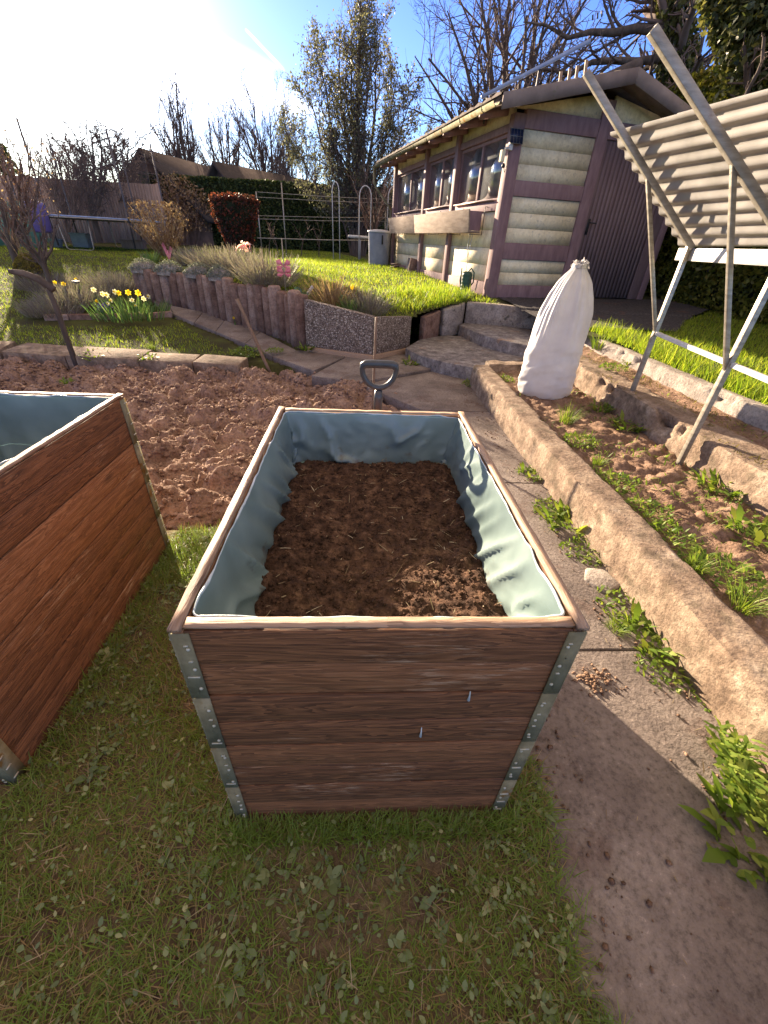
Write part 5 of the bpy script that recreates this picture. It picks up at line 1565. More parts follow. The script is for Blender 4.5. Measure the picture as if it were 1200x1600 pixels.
# lavender clumps along the palisade bed
for px, py, rad, h, lab in ((420, 448, .30, .42, 'big grey lavender clump on the palisade bed left of the pink windmill'), (372, 432, .30, .40, 'lavender clump behind the middle palisades'), (335, 425, .26, .34, 'dry lavender clump over the left middle palisades'),
                            (300, 418, .20, .34, 'small thin lavender clump near the pink garden figure')):
    c = up_at(px, py); c = np.array([c[0], c[1], T_up(c[0], c[1]) + .02])
    bush('lavender', lab, 'lavender', c, [('stems', stems(c, 1100, rad * 1.25, h * .45, h * 1.35, .0055, .9, G.uniform(-.2, .7, 1100), (.8, .7, 1.3, .5)), 'lav'), ('foliage', cushion(c, 700, rad, rad, h * .6, .035), 'sedum')], 'lavender in the upper bed')
for px, py, lab, h in ((520, 478, 'reddish dry perennial clump over the pebble trough', .42), (575, 490, 'dry grey lavender clump over the corner of the pebble trough', .36)):
    c = up_at(px, py); c = np.array([c[0], c[1], T_up(c[0], c[1]) - .02])
    bush('dry_clump', lab, 'perennial', c, [('stems', stems(c, 480, .24, h * .6, h * 1.2, .006, .85, .3), 'dryleaf' if px < 550 else 'lav'), ('foliage', cushion(c, 300, .24, .22, h * .7, .025), 'dryleaf' if px < 550 else 'lav')])
for px, py, lab, s_ in ((548, 492, 'tulip leaves with one orange bud between the two dry clumps', 1.0), (238, 412, 'strap-leaved iris clump at the left end of the palisades', 1.1), (468, 470, 'short leafy shoots behind the palisades beside the windmill', .7)):
    c = up_at(px, py); c = np.array([c[0], c[1], T_up(c[0], c[1])])
    t = bush('strap_leaved_plant', lab, 'plant', c, [('leaves', stems(c, 44, .12 * s_, .18 * s_, .34 * s_, .028 * s_, .6, .4, (.7, 1, .8, .1)), 'iris')])
    if px == 548:
        mb = MB(); mb.lathe([(.004, 0), (.022, .02), (.024, .045), (.006, .07)], (c[0] + .02, c[1] - .02, c[2] + .33), 8); mb.build('bud', M['yellow'], t, smooth=True)
# cushions of stonecrop on the palisade heads
for k, (s0, w_, lab) in enumerate(((.03, .16, 'grey stonecrop cushion hanging over the leftmost palisades'), (.17, .15, 'second grey stonecrop cushion from the left on the palisade heads'), (.33, .15, 'stonecrop cushion under the dry lavender on the palisades'), (.47, .12, 'greenish stonecrop cushion in the middle of the palisade row'))):
    s = cum[-1] * (s0 + .04); x = np.interp(s, cum, [p[0] for p in PAL]); y = np.interp(s, cum, [p[1] for p in PAL])
    c = np.array([x + .03, y + .03, np.interp(s0, [0, .25, .55], [.78, .79, .80])])
    t = bush('stonecrop', lab, 'stonecrop', c, [('foliage', cushion(c, 1500, w_ * 2.0, w_ * 1.3, .22, .030), 'sedum')], 'stonecrop on the palisades')
    mound(c - np.array([0, 0, .03]), w_ * 1.7, w_ * 1.05, .19, 'cushion', t, 'kerbc', k)
# shrubs at the end of the bed
c = up_at(262, 402); c = np.array([c[0], c[1], T_up(c[0], c[1])])
n = 1500; a = G.uniform(0, 6.28, n); r = G.random(n) ** .5; zz_ = G.random(n)
Pl = np.column_stack([c[0] + r * np.cos(a) * .75 * (.35 + .75 * np.sin(zz_ * 2.4)), c[1] + r * np.sin(a) * .7 * (.35 + .75 * np.sin(zz_ * 2.4)), c[2] + .15 + zz_ * 1.25])
bush('dry_shrub', 'dry pale brown hydrangea-like shrub before the trampoline edge', 'shrub', c, [('twigs', stems(c, 150, .22, .8, 1.5, .018, .65, .2), 'dryleaf'), ('leaves', leafcards(Pl, G.uniform(.04, .11, n)), 'dryleaf')])
# flared dark red clipped shrub
c = at_plane(376, 400, 11.6); c[2] = T_up(c[0], c[1]); SH = (vhit(c, 376, 306) - c[2]) / 1.87; SW = SH * .80
n = 5200; a = G.uniform(0, 6.28, n); h_ = G.random(n); top = G.random(n) < .35
rad = SW * np.interp(h_, [0, .25, .7, .92, 1], [.38, .52, .90, .98, .82])
rr_ = np.where(top, G.random(n) ** .5 * .92 * SW, rad * G.uniform(.9, 1.05, n)); hh_ = np.where(top, 1.0 - .10 * (rr_ / .92 / SW) ** 2 + G.normal(0, .012, n), h_)
Pl = np.column_stack([c[0] + rr_ * np.cos(a), c[1] + rr_ * np.sin(a), c[2] + .05 + hh_ * 1.82 * SH])
t = bush('clipped_shrub', 'dark red clipped shrub flaring out to a rounded flat top', 'shrub', c, [('leaves', leafcards(Pl, G.uniform(.04, .09, n)), 'redleaf')])
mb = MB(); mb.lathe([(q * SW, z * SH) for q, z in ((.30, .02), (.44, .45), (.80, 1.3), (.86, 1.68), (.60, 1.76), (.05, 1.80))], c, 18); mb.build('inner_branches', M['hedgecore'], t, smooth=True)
# lower flower bed: lavender hedge, daffodils, stone edging
labs = ['lavender mass at the left of the lower flower bed', 'lavender behind the white daffodils', 'dry lavender nearest the mossy stump', 'grey lavender in front left of the lower flower bed']
for (px, py, rad, h), lab in zip(((120, 478, .55, .30), (185, 455, .60, .30), (75, 452, .5, .26), (85, 492, .42, .24)), labs):
    c = low_at(px, py)
    bush('lavender', lab, 'lavender', c, [('stems', stems(c, 1300, rad, h * .5, h * 1.35, .0065, .7, .25), 'lav'), ('foliage', cushion(c, 900, rad, rad * .8, h * .65, .045), 'lav')], 'lavender in the lower bed')
cpts = [low_at(px, py) for px, py in ((70, 500), (110, 499), (150, 499), (190, 498), (230, 497), (270, 494))]
labs = ['leftmost dark edging stone of the lower flower bed', 'second dark edging stone of the lower flower bed', 'edging stone below the lavender front', 'edging stone below the first daffodils', 'rightmost edging stone of the lower flower bed by the path']
for a, b_, lab in zip(cpts, cpts[1:], labs):
    mb = MB(); d = (b_ - a); mb.bar(a + d * .02 + np.array([0, 0, .02]), b_ - d * .02 + np.array([0, 0, .02]), .09, .13)
    tag(mb.build('edging_stone', M['palis'], bevel=.012), lab, 'edging stone', 'edging stones of the lower bed')


def petals(c, n, ln, w, tilt, yaw0, mat, parent, nm, face=(0, -1)):
    """flower head turned to one side: ring of petals in a near vertical plane"""
    ex = np.array([-face[1], face[0], 0.0]); ey = np.array([0, 0, 1.0]); ez = np.array([face[0], face[1], .25])
    V = []; F = []
    for k in range(n):
        a = yaw0 + k * 6.283 / n
        d = ex * math.cos(a) + ey * math.sin(a); s = -ex * math.sin(a) + ey * math.cos(a)
        o = len(V)
        V += [c, c + d * ln * .5 - s * w / 2 + ez * tilt * ln * .5, c + d * ln + ez * tilt * ln * .3, c + d * ln * .5 + s * w / 2 + ez * tilt * ln * .5]
        F.append((o, o + 1, o + 2, o + 3))
    return mesh_obj(nm, np.array(V), F, M[mat], parent, G.random(len(F)))


def daffodil(name, label, mat, h):
    t = thing(name, label, 'daffodil', (0, 0, 0), 0, 'daffodils in the lower bed')
    mb = MB(); mb.tube([(0, 0, 0), (.005, 0, h * .6), (.0, -.01, h * .95), (0, -.03, h)], .0055, 5); mb.build('stem', M['iris'], t)
    n = 7; P = np.column_stack([G.normal(0, .025, n), G.normal(0, .02, n), np.zeros(n)])
    V, F, r = blades(P, G.uniform(0, 6.28, n), G.uniform(.05, .45, n), G.uniform(.7, 1.0, n) * h, .016, (.8, 1, .8, .1), .3)
    mesh_obj('leaves', V, F, M['iris'], t, r)
    c = np.array([0, -.035, h])
    f = petals(c, 6, .058, .046, .15, .3, mat, t, 'petals')
    mb = MB(); V = []
    for k, (r_, y_) in enumerate(((.010, 0), (.014, -.02), (.021, -.038))):
        for i in range(8):
            V.append((c[0] + r_ * math.cos(i * .785), c[1] + y_, c[2] + r_ * math.sin(i * .785) + y_ * -.25))
    mb.add(V, [(k * 8 + i, k * 8 + (i + 1) % 8, (k + 1) * 8 + (i + 1) % 8, (k + 1) * 8 + i) for k in range(2) for i in range(8)])
    mb.build('trumpet', M['yellow'], f)
    return t


dy = daffodil('daffodil', 'yellow daffodil in the sunlit lower flower bed', 'yellow', .36)
dw = daffodil('daffodil', 'cream white daffodil in the sunlit lower flower bed', 'cream_petal', .33)
first = {}
YEL = [(224, 492, 1.25), (209, 490, 1.2), (160, 493, .8), (108, 470, 1.0), (130, 462, 1.0), (95, 465, .9), (193, 488, 1.1), (368, 512, .55)]
WHI = [(212, 494, 1.0), (232, 493, 1.05), (220, 498, .8), (178, 490, 1.15), (190, 486, 1.2), (177, 496, .85), (200, 499, .55), (222, 501, .5), (155, 480, 1.1), (240, 488, 1.0), (183, 492, .9), (170, 487, 1.1)]
for proto, lst in ((dy, YEL), (dw, WHI)):
    for k, (px, py, s_) in enumerate(lst):
        p = low_at(px, py)
        lab = 'single yellow daffodil beside the leaning square stake' if px == 368 else proto['label']
        rz = R.uniform(-.7, .7)
        if k == 0:
            proto.location = p; proto.rotation_euler = (0, 0, rz); proto.scale = (s_ * .8,) * 3
        else:
            dup(proto, p, rz, lab, scale=s_ * .8)
c = low_at(206, 496)
bush('daffodil_leaves', 'thick stand of daffodil leaves at the right of the lower bed', 'plant', c, [('leaves', stems(c, 330, .62, .14, .34, .018, .35, .3, (.8, 1, .8, .1)), 'iris')])
c = low_at(166, 497)
t = thing('violet_flowers', 'small violet hyacinth group between the daffodils', 'flowers', c)
Pv = np.column_stack([c[0] + G.normal(0, .055, 160), c[1] + G.normal(0, .04, 160), c[2] + .10 + G.uniform(0, .14, 160)])
V, F, r = leafcards(Pv, .035); mesh_obj('blossom', V, F, M['violet'], t, r)
V, F, r = stems(c, 26, .08, .10, .2, .014, .4); mesh_obj('leaves', V, F, M['iris'], t, r)
# mossy stump with upright shoots, bare shrub beside it
c = low_at(58, 446)
t = thing('mossy_stump', 'round mossy pollard stump with upright reddish shoots', 'stump', c)
mound(c - np.array([0, 0, .05]), .27, .26, .56, 'trunk', t, 'bark', 4)
n = 2600; a = G.uniform(0, 6.28, n); e = np.arccos(G.uniform(0, 1, n)); Pm = np.column_stack([c[0] + .31 * np.sin(e) * np.cos(a), c[1] + .30 * np.sin(e) * np.sin(a), c[2] + .14 + .42 * np.cos(e)])
V, F, r = leafcards(Pm, .05); mesh_obj('moss', V, F, M['moss'], t, r)
V, F, r = stems(c + np.array([0, 0, .45]), 26, .2, .3, .6, .009, .5, .1); mesh_obj('shoots', V, F, M['dryleaf'], t, r)
# cut flowers, windmills and figures stuck in the bed
for px, py, top, lab, mt, nm in ((447, 462, 405, 'pink butterfly windmill on a thin rod at the palisade bed', 'pink', 'butterfly_windmill'),):
    c = up_at(px, py); c[2] = T_up(c[0], c[1])
    t = thing(nm, lab, 'windmill', c)
    zt = vhit(c, 443, 372)
    mb = MB(); mb.tube([c - np.array([0, 0, .1]), (c[0], c[1], zt)], .008, 6); mb.build('rod', M['alu'], t)
    for zz in (vhit(c, 447, 415), vhit(c, 447, 427)):
        for sx in (-1, 1):
            for sz in (1, -.6):
                o_ = np.array([c[0], c[1] - .012, zz])
                V = [o_, o_ + np.array([sx * .05, -.01, sz * .085]), o_ + np.array([sx * .105, -.02, sz * .06]), o_ + np.array([sx * .10, -.01, sz * .01])]
                V += [v + np.array([0, .004, 0]) for v in V]
                mb = MB(); mb.add(V, [(0, 1, 2, 3), (7, 6, 5, 4), (0, 4, 5, 1), (1, 5, 6, 2), (2, 6, 7, 3), (3, 7, 4, 0)]); mb.build('wing', M['pink'], t)
c = up_at(266, 412); c[2] = T_up(c[0], c[1])
t = thing('pink_figure', 'pink winged garden ornament at the left end of the upper bed', 'ornament', c)
for sx, ht in ((-1, .42), (1, .34)):
    mb = MB(); V = [c + np.array(v) for v in ((sx * .01, 0, .08), (sx * .13, .01, ht), (sx * .08, .0, ht + .06), (sx * .03, 0, ht - .05), (0, 0, .2))]
    V += [v + np.array([0, .012, 0]) for v in V]
    mb.add(V, [(0, 1, 2, 3, 4), (9, 8, 7, 6, 5)] + [(i, (i + 1) % 5, 5 + (i + 1) % 5, 5 + i) for i in range(5)]); mb.build('wing', M['pink'], t)
mb = MB(); mb.tube([c, c + np.array([0, 0, .30])], [.02, .012], 6); mb.build('body', M['pink'], t)
c = up_at(385, 425); c[2] = T_up(c[0], c[1])
t = thing('pink_flower', 'pale pink cyclamen-like flower above the lavender', 'flower', c)
Pv = np.column_stack([c[0] + G.normal(0, .07, 60), c[1] + G.normal(0, .03, 60), c[2] + .42 + G.normal(0, .035, 60)])
V, F, r = leafcards(Pv, .08); mesh_obj('blossom', V, F, M['pinkpetal'], t, r)
V, F, r = stems(c, 14, .05, .38, .44, .008, .2); mesh_obj('stems', V, F, M['iris'], t, r)
c = up_at(466, 468); c[2] = T_up(c[0], c[1])
t = thing('green_ornament', 'small bright green plastic leaf ornament beside the windmill', 'ornament', c)
V, F, r = leafcards(np.column_stack([c[0] + G.normal(0, .03, 12), c[1] + G.normal(0, .02, 12), c[2] + .1 + G.normal(0, .03, 12)]), .11); mesh_obj('leaves', V, F, M['greennet'], t, r)
mb = MB(); mb.tube([c, c + np.array([0, 0, .09])], .006, 5); mb.build('stem', M['black'], t)
c = up_at(480, 466); c[2] = T_up(c[0], c[1]); mb = MB(); mb.bar(c + np.array([-.03, 0, .0]), c + np.array([.10, -.02, .17]), .05, .05, up=(0, 1, 0))
tag(mb.build('short_stick', M['white'], bevel=.01), 'short pale round-ended stick leaning in the upper bed', 'stick')
c = up_at(232, 408); c[2] = T_up(c[0], c[1]); mb = MB(); mb.lathe([(.0, -.1), (.07, -.02), (.10, .05), (.08, .13), (.01, .17)], c + np.array([-.05, -.1, .0]), 10)
tag(mb.build('bed_stone', M['wallc'], smooth=True), 'round pale stone at the left tip of the upper bed', 'stone')
c = low_at(128, 470); t = thing('solar_stake_lamp', 'small flat-topped solar stake lamp among the lavender', 'lamp', c)
mb = MB(); mb.tube([c, c + np.array([0, 0, .30])], .012, 6); mb.build('stake', M['black'], t)
mb = MB(); mb.lathe([(.05, 0), (.075, .025), (.07, .035), (.01, .045)], c + np.array([0, 0, .30]), 12); mb.build('cap', M['alu'], t)

# ------------------------------------------------------------------ trampoline
TC = dirxy(166, 386, 20.5); TC[2] = float(T_low(TC[0], TC[1]))
t = thing('trampoline', 'round garden trampoline with blue pad and dark safety net', 'trampoline', TC)
TR, TH, NH = 2.15, .90, 2.2
def tring(r, z, n=48): return [TC + np.array([r * math.cos(i * 6.2832 / n), r * math.sin(i * 6.2832 / n), z]) for i in range(n)]
mb = MB(); V = tring(TR + .03, TH + .02) + tring(TR - .28, TH + .02) + tring(TR + .03, TH - .02) + tring(TR - .28, TH - .02); n = 48
mb.add(V, [f for i in range(n) for f in ((i, (i + 1) % n, n + (i + 1) % n, n + i), (i, 2 * n + i, 2 * n + (i + 1) % n, (i + 1) % n), (2 * n + i, 3 * n + i, 3 * n + (i + 1) % n, 2 * n + (i + 1) % n))]); mb.build('pad', M['pad'], t)
mb = MB(); mb.add(tring(TR - .28, TH), [tuple(range(n))]); mb.build('mat', M['black'], t)
mb = MB(); mb.tube(tring(TR + .02, TH - .04), .022, 6, closed=True); mb.build('frame_ring', M['alu'], t)
mb = MB(); V = tring(TR - .25, TH + .03) + tring(TR - .22, TH + NH - .25); mb.add(V, [(i, (i + 1) % n, n + (i + 1) % n, n + i) for i in range(n)]); mb.build('safety_net', M['net'], t)
for k in range(6):
    a = .35 + k * 6.2832 / 6; dr_ = np.array([math.cos(a), math.sin(a), 0])
    mb = MB(); mb.tube([TC + dr_ * (TR + .03) + np.array([0, 0, .1]), TC + dr_ * (TR + .06) + np.array([0, 0, TH + .1]), TC + dr_ * (TR + .02) + np.array([0, 0, TH + NH])], .026, 7); mb.build('net_pole', M['darkpole'], t)
for k in range(4):
    a = .1 + k * 1.5708; q = np.array([-math.sin(a), math.cos(a), 0]); dr_ = np.array([math.cos(a), math.sin(a), 0])
    b_ = TC + dr_ * TR * .93
    mb = MB(); mb.tube([b_ - q * .45 + np.array([0, 0, TH - .05]), b_ - q * .40 + np.array([0, 0, .05]), b_ - q * .33, b_ + q * .33, b_ + q * .40 + np.array([0, 0, .05]), b_ + q * .45 + np.array([0, 0, TH - .05])], .02, 7); mb.build('leg', M['alu'], t)
# things under and beside it
for (x, y, w, d, h, lab, nm, mt) in ((TC[0] - .9, TC[1] + .2, .55, .4, .40, 'grey lidded crate pushed under the trampoline', 'crate', 'greybin'), (TC[0] + .6, TC[1] + .9, .8, .3, .25, 'reddish low box under the trampoline by the fence', 'crate', 'fence'), (TC[0] - 1.2, TC[1] - .9, .36, .3, .30, 'small pale basin under the left trampoline edge', 'basin', 'greybin')):
    z = float(T_low(x, y)); mb = MB()
    if nm == 'crate':
        mb.box((x - w / 2, y - d / 2, z), (x + w / 2, y + d / 2, z + h)); mb.box((x - w / 2 - .02, y - d / 2 - .02, z + h), (x + w / 2 + .02, y + d / 2 + .02, z + h + .04))
    else:
        mb.lathe([(.16, 0), (.24, .22), (.27, .25), (.25, .25), (.15, .03)], (x, y, z), 16)
    tag(mb.build(nm, M[mt], bevel=.01), lab, nm)

# ------------------------------------------------------------------ boundaries: brown fence, green mesh, hedges
fx0, fx1, fy = -20.5, -9.2, 24.0
t = thing('board_fence', 'brown close-boarded fence behind the trampoline', 'fence', (-9, fy, 1.0))
mb = MB(); x = fx0
while x < fx1:
    w = .13; mb.box((x, fy + R.uniform(-.006, .006), .7), (x + w - .006, fy + .02, 3.2 + R.uniform(-.01, .01))); x += w
mb.build('boards', M['fence'], t)
for k in range(5):
    xx = fx0 + (fx1 - fx0) * k / 4; mb = MB(); mb.box((xx - .05, fy + .03, .7), (xx + .05, fy + .13, 3.25)); mb.build('post', M['fence'], t)
for zz in (1.2, 2.7):
    mb = MB(); mb.box((fx0, fy + .025, zz), (fx1, fy + .065, zz + .09)); mb.build('rail', M['fence'], t)
c = low_at(20, 400)
t = thing('green_mesh_fence', 'green mesh screen behind the bare shrubs at the left edge', 'fence', (-11.5, 15.6, .85))
mb = MB(); V = []; n = 24
for k in range(n + 1):
    x = -16.2 + 6.2 * k / n; y = 15.4 + .06 * math.sin(k * 1.3) + .02 * k
    V += [(x, y, .75), (x, y + .03 * math.sin(k), 1.98 + .03 * math.sin(k * .9))]
mb.add(V, [(2 * k, 2 * k + 2, 2 * k + 3, 2 * k + 1) for k in range(n)]); o = mb.build('mesh_sheet', M['greennet'], t); o.modifiers.new('solid', 'SOLIDIFY').thickness = .006
for k in range(4):
    x = -16.1 + 2.0 * k; mb = MB(); mb.tube([(x, 15.5 + .15 * k, .7), (x, 15.5 + .15 * k, 2.08)], .022, 6); mb.build('post', M['darkpole'], t)
mb = MB(); mb.lathe([(.2, 0), (.24, .05), (.25, .6), (.23, .68), (.08, .74)], tuple(dirxy(64, 352, 17.0)[:2]) + (1.25,), 14)
tag(mb.build('blue_barrel', noisy('violet_blue_plastic', [(.3, (.10, .08, .26)), (.7, (.16, .13, .36))], 5, rough=.5), smooth=False), 'violet-blue plastic barrel left of the trampoline', 'barrel')


def hedge(name, label, x0, x1, y0, y1, z0, z1, n, size, mat, seed, faces=('-y', '+z'), amp=.18, tsize=1.0):
    cx, cy = (x0 + x1) / 2, (y0 + y1) / 2
    t = thing(name, label, 'hedge', (cx, cy, z0))
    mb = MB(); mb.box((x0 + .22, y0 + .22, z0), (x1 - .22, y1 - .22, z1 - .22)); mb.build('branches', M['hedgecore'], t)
    areas = {'-y': (x1 - x0) * (z1 - z0), '-x': (y1 - y0) * (z1 - z0), '+z': (x1 - x0) * (y1 - y0), '+x': (y1 - y0) * (z1 - z0)}
    tot = sum(areas[f] for f in faces); P = []
    for f in faces:
        m = int(n * areas[f] / tot)
        a, b_ = G.random(m), G.random(m)
        dep = G.exponential(.05, m)
        if f in ('-y',):
            X = x0 + a * (x1 - x0); Z = z0 + b_ * (z1 - z0); Y = y0 + dep + amp * fbm(X * 1.3, Z * 1.3, seed) + amp * .6 * fbm(X * 5, Z * 5, seed + 2)
        elif f in ('-x', '+x'):
            Y = y0 + a * (y1 - y0); Z = z0 + b_ * (z1 - z0); dd = dep + amp * fbm(Y * 1.3, Z * 1.3, seed) + amp * .6 * fbm(Y * 5, Z * 5, seed + 2)
            X = x0 + dd if f == '-x' else x1 - dd
        else:
            X = x0 + a * (x1 - x0); Y = y0 + b_ * (y1 - y0); Z = z1 - dep + amp * .8 * fbm(X * 2.5, Y * 2.5, seed + 4) + .5 * amp * fbm(X * 9, Y * 9, seed + 6)
        P.append(np.column_stack([X, Y, Z]))
    P = np.concatenate(P)
    V, F, r = leafcards(P, size * G.uniform(.6, 1.4, len(P)))
    mesh_obj('foliage', V, F, M[mat], t, r)
    return t


hedge('thuja_hedge', 'tall dark clipped evergreen hedge closing the back of the garden', -11.2, 6.0, 27.0, 28.5, .7, 3.85, 42000, .14, 'thuja', 301)
hedge('laurel_hedge', 'high yellow-green ivy hedge lit by the sun right of the shed', 6.75, 8.3, 2.2, 15.5, .5, 4.45, 85000, .085, 'laurel', 320, ('-x', '+z'), .30)

# ------------------------------------------------------------------ trees
def batch_tubes(P, Rr, n):
    """many polylines with the same number of points as one set of quads"""
    N, m, _ = P.shape
    T = np.gradient(P, axis=1); T /= np.maximum(np.linalg.norm(T, axis=2, keepdims=True), 1e-9)
    ref = np.where(np.abs(T[..., 2:3]) > .85, np.array([1.0, 0, 0]), np.array([0, 0, 1.0]))
    u = np.cross(T, ref); u /= np.linalg.norm(u, axis=2, keepdims=True); w = np.cross(T, u)
    an = np.arange(n) * 2 * math.pi / n
    V = P[:, :, None] + Rr[:, :, None, None] * (np.cos(an)[None, None, :, None] * u[:, :, None] + np.sin(an)[None, None, :, None] * w[:, :, None])
    i = np.arange(N * m * n).reshape(N, m, n); j = np.roll(i, -1, 2)
    F = np.stack([i[:, :-1], j[:, :-1], j[:, 1:], i[:, 1:]], -1).reshape(-1, 4)
    return V.reshape(-1, 3), F, np.repeat(G.random(N), (m - 1) * n)


def spawn(P, Rr, k, ratio, ang, up, wander, rratio, t0=.3, m=5, rmin=.003):
    """children along each parent polyline"""
    N, mp, _ = P.shape
    par = np.repeat(np.arange(N), k); M_ = len(par)
    t = t0 + (1 - t0) * (np.tile((np.arange(k) + .5) / k, N) + G.uniform(-.4, .4, M_) / k); t = np.clip(t, 0, .999)
    f = t * (mp - 1); i = np.floor(f).astype(int); fr = (f - i)[:, None]
    p = P[par, i] * (1 - fr) + P[par, i + 1] * fr
    d = P[par, i + 1] - P[par, i]; d /= np.linalg.norm(d, axis=1, keepdims=True)
    r0 = (Rr[par, i] * (1 - fr[:, 0]) + Rr[par, i + 1] * fr[:, 0])
    L = np.linalg.norm(np.diff(P, axis=1), axis=2).sum(1)[par] * ratio * (1.15 - .55 * t) * G.uniform(.6, 1.25, M_)
    q = np.cross(d, G.normal(size=(M_, 3))); q /= np.linalg.norm(q, axis=1, keepdims=True)
    a = (ang * G.uniform(.6, 1.3, M_))[:, None]
    d = d * np.cos(a) + q * np.sin(a)
    C = np.zeros((M_, m, 3)); C[:, 0] = p
    for s in range(1, m):
        d = d + G.normal(0, wander, (M_, 3)) + np.array([0, 0, up]); d /= np.linalg.norm(d, axis=1, keepdims=True)
        C[:, s] = C[:, s - 1] + d * (L / (m - 1))[:, None]
    rs = np.maximum(r0 * rratio, rmin)
    RR = rs[:, None] * np.linspace(1, .45, m)[None]
    return C, RR


def resample(pts, rad, m=8):
    P = np.array(pts, float); s = np.concatenate([[0], np.cumsum(np.linalg.norm(np.diff(P, axis=0), axis=1))])
    q = np.linspace(0, s[-1], m)
    return np.stack([np.interp(q, s, P[:, k]) for k in range(3)], 1), np.interp(q, s, rad)


def tree(name, label, c, limbs, levels, group=None, bark='bark', twig='twig', leaves=None, cat='tree'):
    """limbs: (points, radii) relative to the base; levels: spawn settings from branch to twig"""
    c = np.array(c, float)
    t = thing(name, label, cat, c, 0, group)
    LP, LR = zip(*[resample(p, r, 8) for p, r in limbs])
    P = np.stack(LP) + c; Rr = np.stack(LR)
    wob = G.normal(0, .012, P.shape) * np.linspace(0, 1, 8)[None, :, None] * np.linalg.norm(P[:, -1] - P[:, 0], axis=1)[:, None, None]
    P = P + wob
    V, F, r = batch_tubes(P, Rr, 9); mesh_obj('trunk', V, F, M[bark], t, r, smooth=True)
    parts = []; tips = []
    for n_, lv in enumerate(levels):
        P, Rr = spawn(P, Rr, **lv)
        parts.append(batch_tubes(P, Rr, 5 if n_ == 0 else 3))
        tips.append(P)
    V, F, r = join(parts)
    mesh_obj('crown', V, F, M[twig], t, r, smooth=True)
    if leaves:
        cnt, size, mt, which = leaves
        Q = np.concatenate([x.reshape(-1, 3) for x in tips[which:]]); Q = Q[G.integers(0, len(Q), cnt)] + G.normal(0, .10, (cnt, 3))
        V, F, r = leafcards(Q, size * G.uniform(.6, 1.4, cnt)); mesh_obj('leaves', V, F, M[mt], t, r)
    return t


def lv(k, ratio, ang, up=.05, wander=.12, rratio=.55, t0=.3, m=5, rmin=.004):
    return dict(k=k, ratio=ratio, ang=ang, up=up, wander=wander, rratio=rratio, t0=t0, m=m, rmin=rmin)


# tall budding tree in the middle of the picture
b0 = dirxy(560, 300, 23.0); b0[2] = .9
limbs = []
for dx, dy, tz, r in ((0, 0, 8.4, .16), (-.9, .4, 7.0, .11), (1.0, .2, 7.2, .12), (-2.2, .2, 5.6, .08), (2.2, -.3, 5.4, .08), (.4, -.8, 6.6, .09), (-.4, .9, 7.8, .10), (-1.6, -.6, 6.3, .08), (1.7, .8, 6.4, .08), (-3.1, .1, 4.2, .06), (3.2, .2, 4.0, .06)):
    limbs.append(([(dx * .08, dy * .08, -.3), (dx * .18, dy * .2, tz * .25), (dx * .6, dy * .6, tz * .6), (dx, dy, tz)], [r, r * .8, r * .5, .015]))
tree('budding_tree', 'tall many-stemmed budding tree in the middle behind the hedge', b0, limbs, [lv(16, .30, .65, .10, .10, .5, .15, rmin=.013), lv(10, .45, .7, .06, .14, .6, .15, rmin=.009), lv(4, .5, .7, .03, .15, .7, .2, 4, rmin=.007)], leaves=(30000, .095, 'bud', 1))
# big bare tree behind the shed
b1 = dirxy(800, 260, 22.0); b1[2] = .9
limbs = []
for px, py, r in ((700, 30, .12), (740, -30, .13), (790, -60, .16), (850, -60, .14), (905, 0, .12), (650, 90, .09), (960, 60, .09)):
    e = dirxy(px, py, 22 + R.uniform(-1.5, 1.5)) - b1
    limbs.append(([(0, 0, -.5), (e[0] * .05, e[1] * .1, 2.0), (e[0] * .30, e[1] * .4, e[2] * .45), (e[0] * .62, e[1] * .7, e[2] * .75), tuple(e)], [.34, .26, r, r * .65, .02]))
tree('bare_tree', 'big bare spreading tree directly behind the shed roof', b1, limbs, [lv(13, .42, .75, .04, .13, .5, .25, rmin=.014), lv(8, .5, .75, .03, .16, .55, .15, rmin=.008), lv(5, .5, .8, .02, .16, .7, .2, 4, rmin=.005)])
# ivy clad trunk with long boughs to the left
b2 = dirxy(1062, 300, 15.5); b2[2] = .7
ptc = lambda px, py, dd=0: tuple(dirxy(px, py, 15.5 + dd) - b2)
limbs = [([(0, 0, -.5), ptc(1064, 150), ptc(1058, 60), ptc(1050, -40)], [.30, .27, .24, .16]),
         ([ptc(1060, 62), ptc(1020, 42, -.3), ptc(975, 45, -.5), ptc(900, 55, -.6), ptc(820, 30, -.8)], [.13, .10, .08, .05, .015]),
         ([ptc(1062, 85), ptc(1010, 95, -.4), ptc(950, 92, -.8), ptc(880, 120, -1.1), ptc(820, 110, -1.2)], [.10, .08, .065, .04, .012]),
         ([ptc(1062, 108), ptc(1020, 98, .4), ptc(985, 125, .8), ptc(940, 160, 1.0)], [.09, .07, .05, .015]),
         ([ptc(1060, 40), ptc(1030, 5, .4), ptc(980, -30, .6)], [.14, .11, .05]),
         ([ptc(1066, 130), ptc(1100, 95, .5), ptc(1140, 75, .6), ptc(1160, 40, .8)], [.07, .05, .035, .01])]
t = tree('ivy_clad_tree', 'bare tree with ivy-clad trunk and long dark boughs right of the shed ridge', b2, limbs, [lv(10, .35, .8, .05, .15, .45, .25, rmin=.010), lv(7, .5, .75, .03, .17, .55, .2, rmin=.006), lv(4, .5, .8, .02, .16, .7, .2, 4, rmin=.0045)])
n = 5200; zz_ = G.uniform(0, 1, n); ax = np.stack([np.interp(zz_, np.linspace(0, 1, 4), [p[k] for p in limbs[0][0]]) for k in range(3)], 1) + b2
a = G.uniform(0, 6.28, n); rr_ = np.interp(zz_, [0, .3, 1], [.60, .48, .30]) * G.uniform(.75, 1.15, n) * (1 + .5 * fbm(zz_ * 9, a * 2, 7))
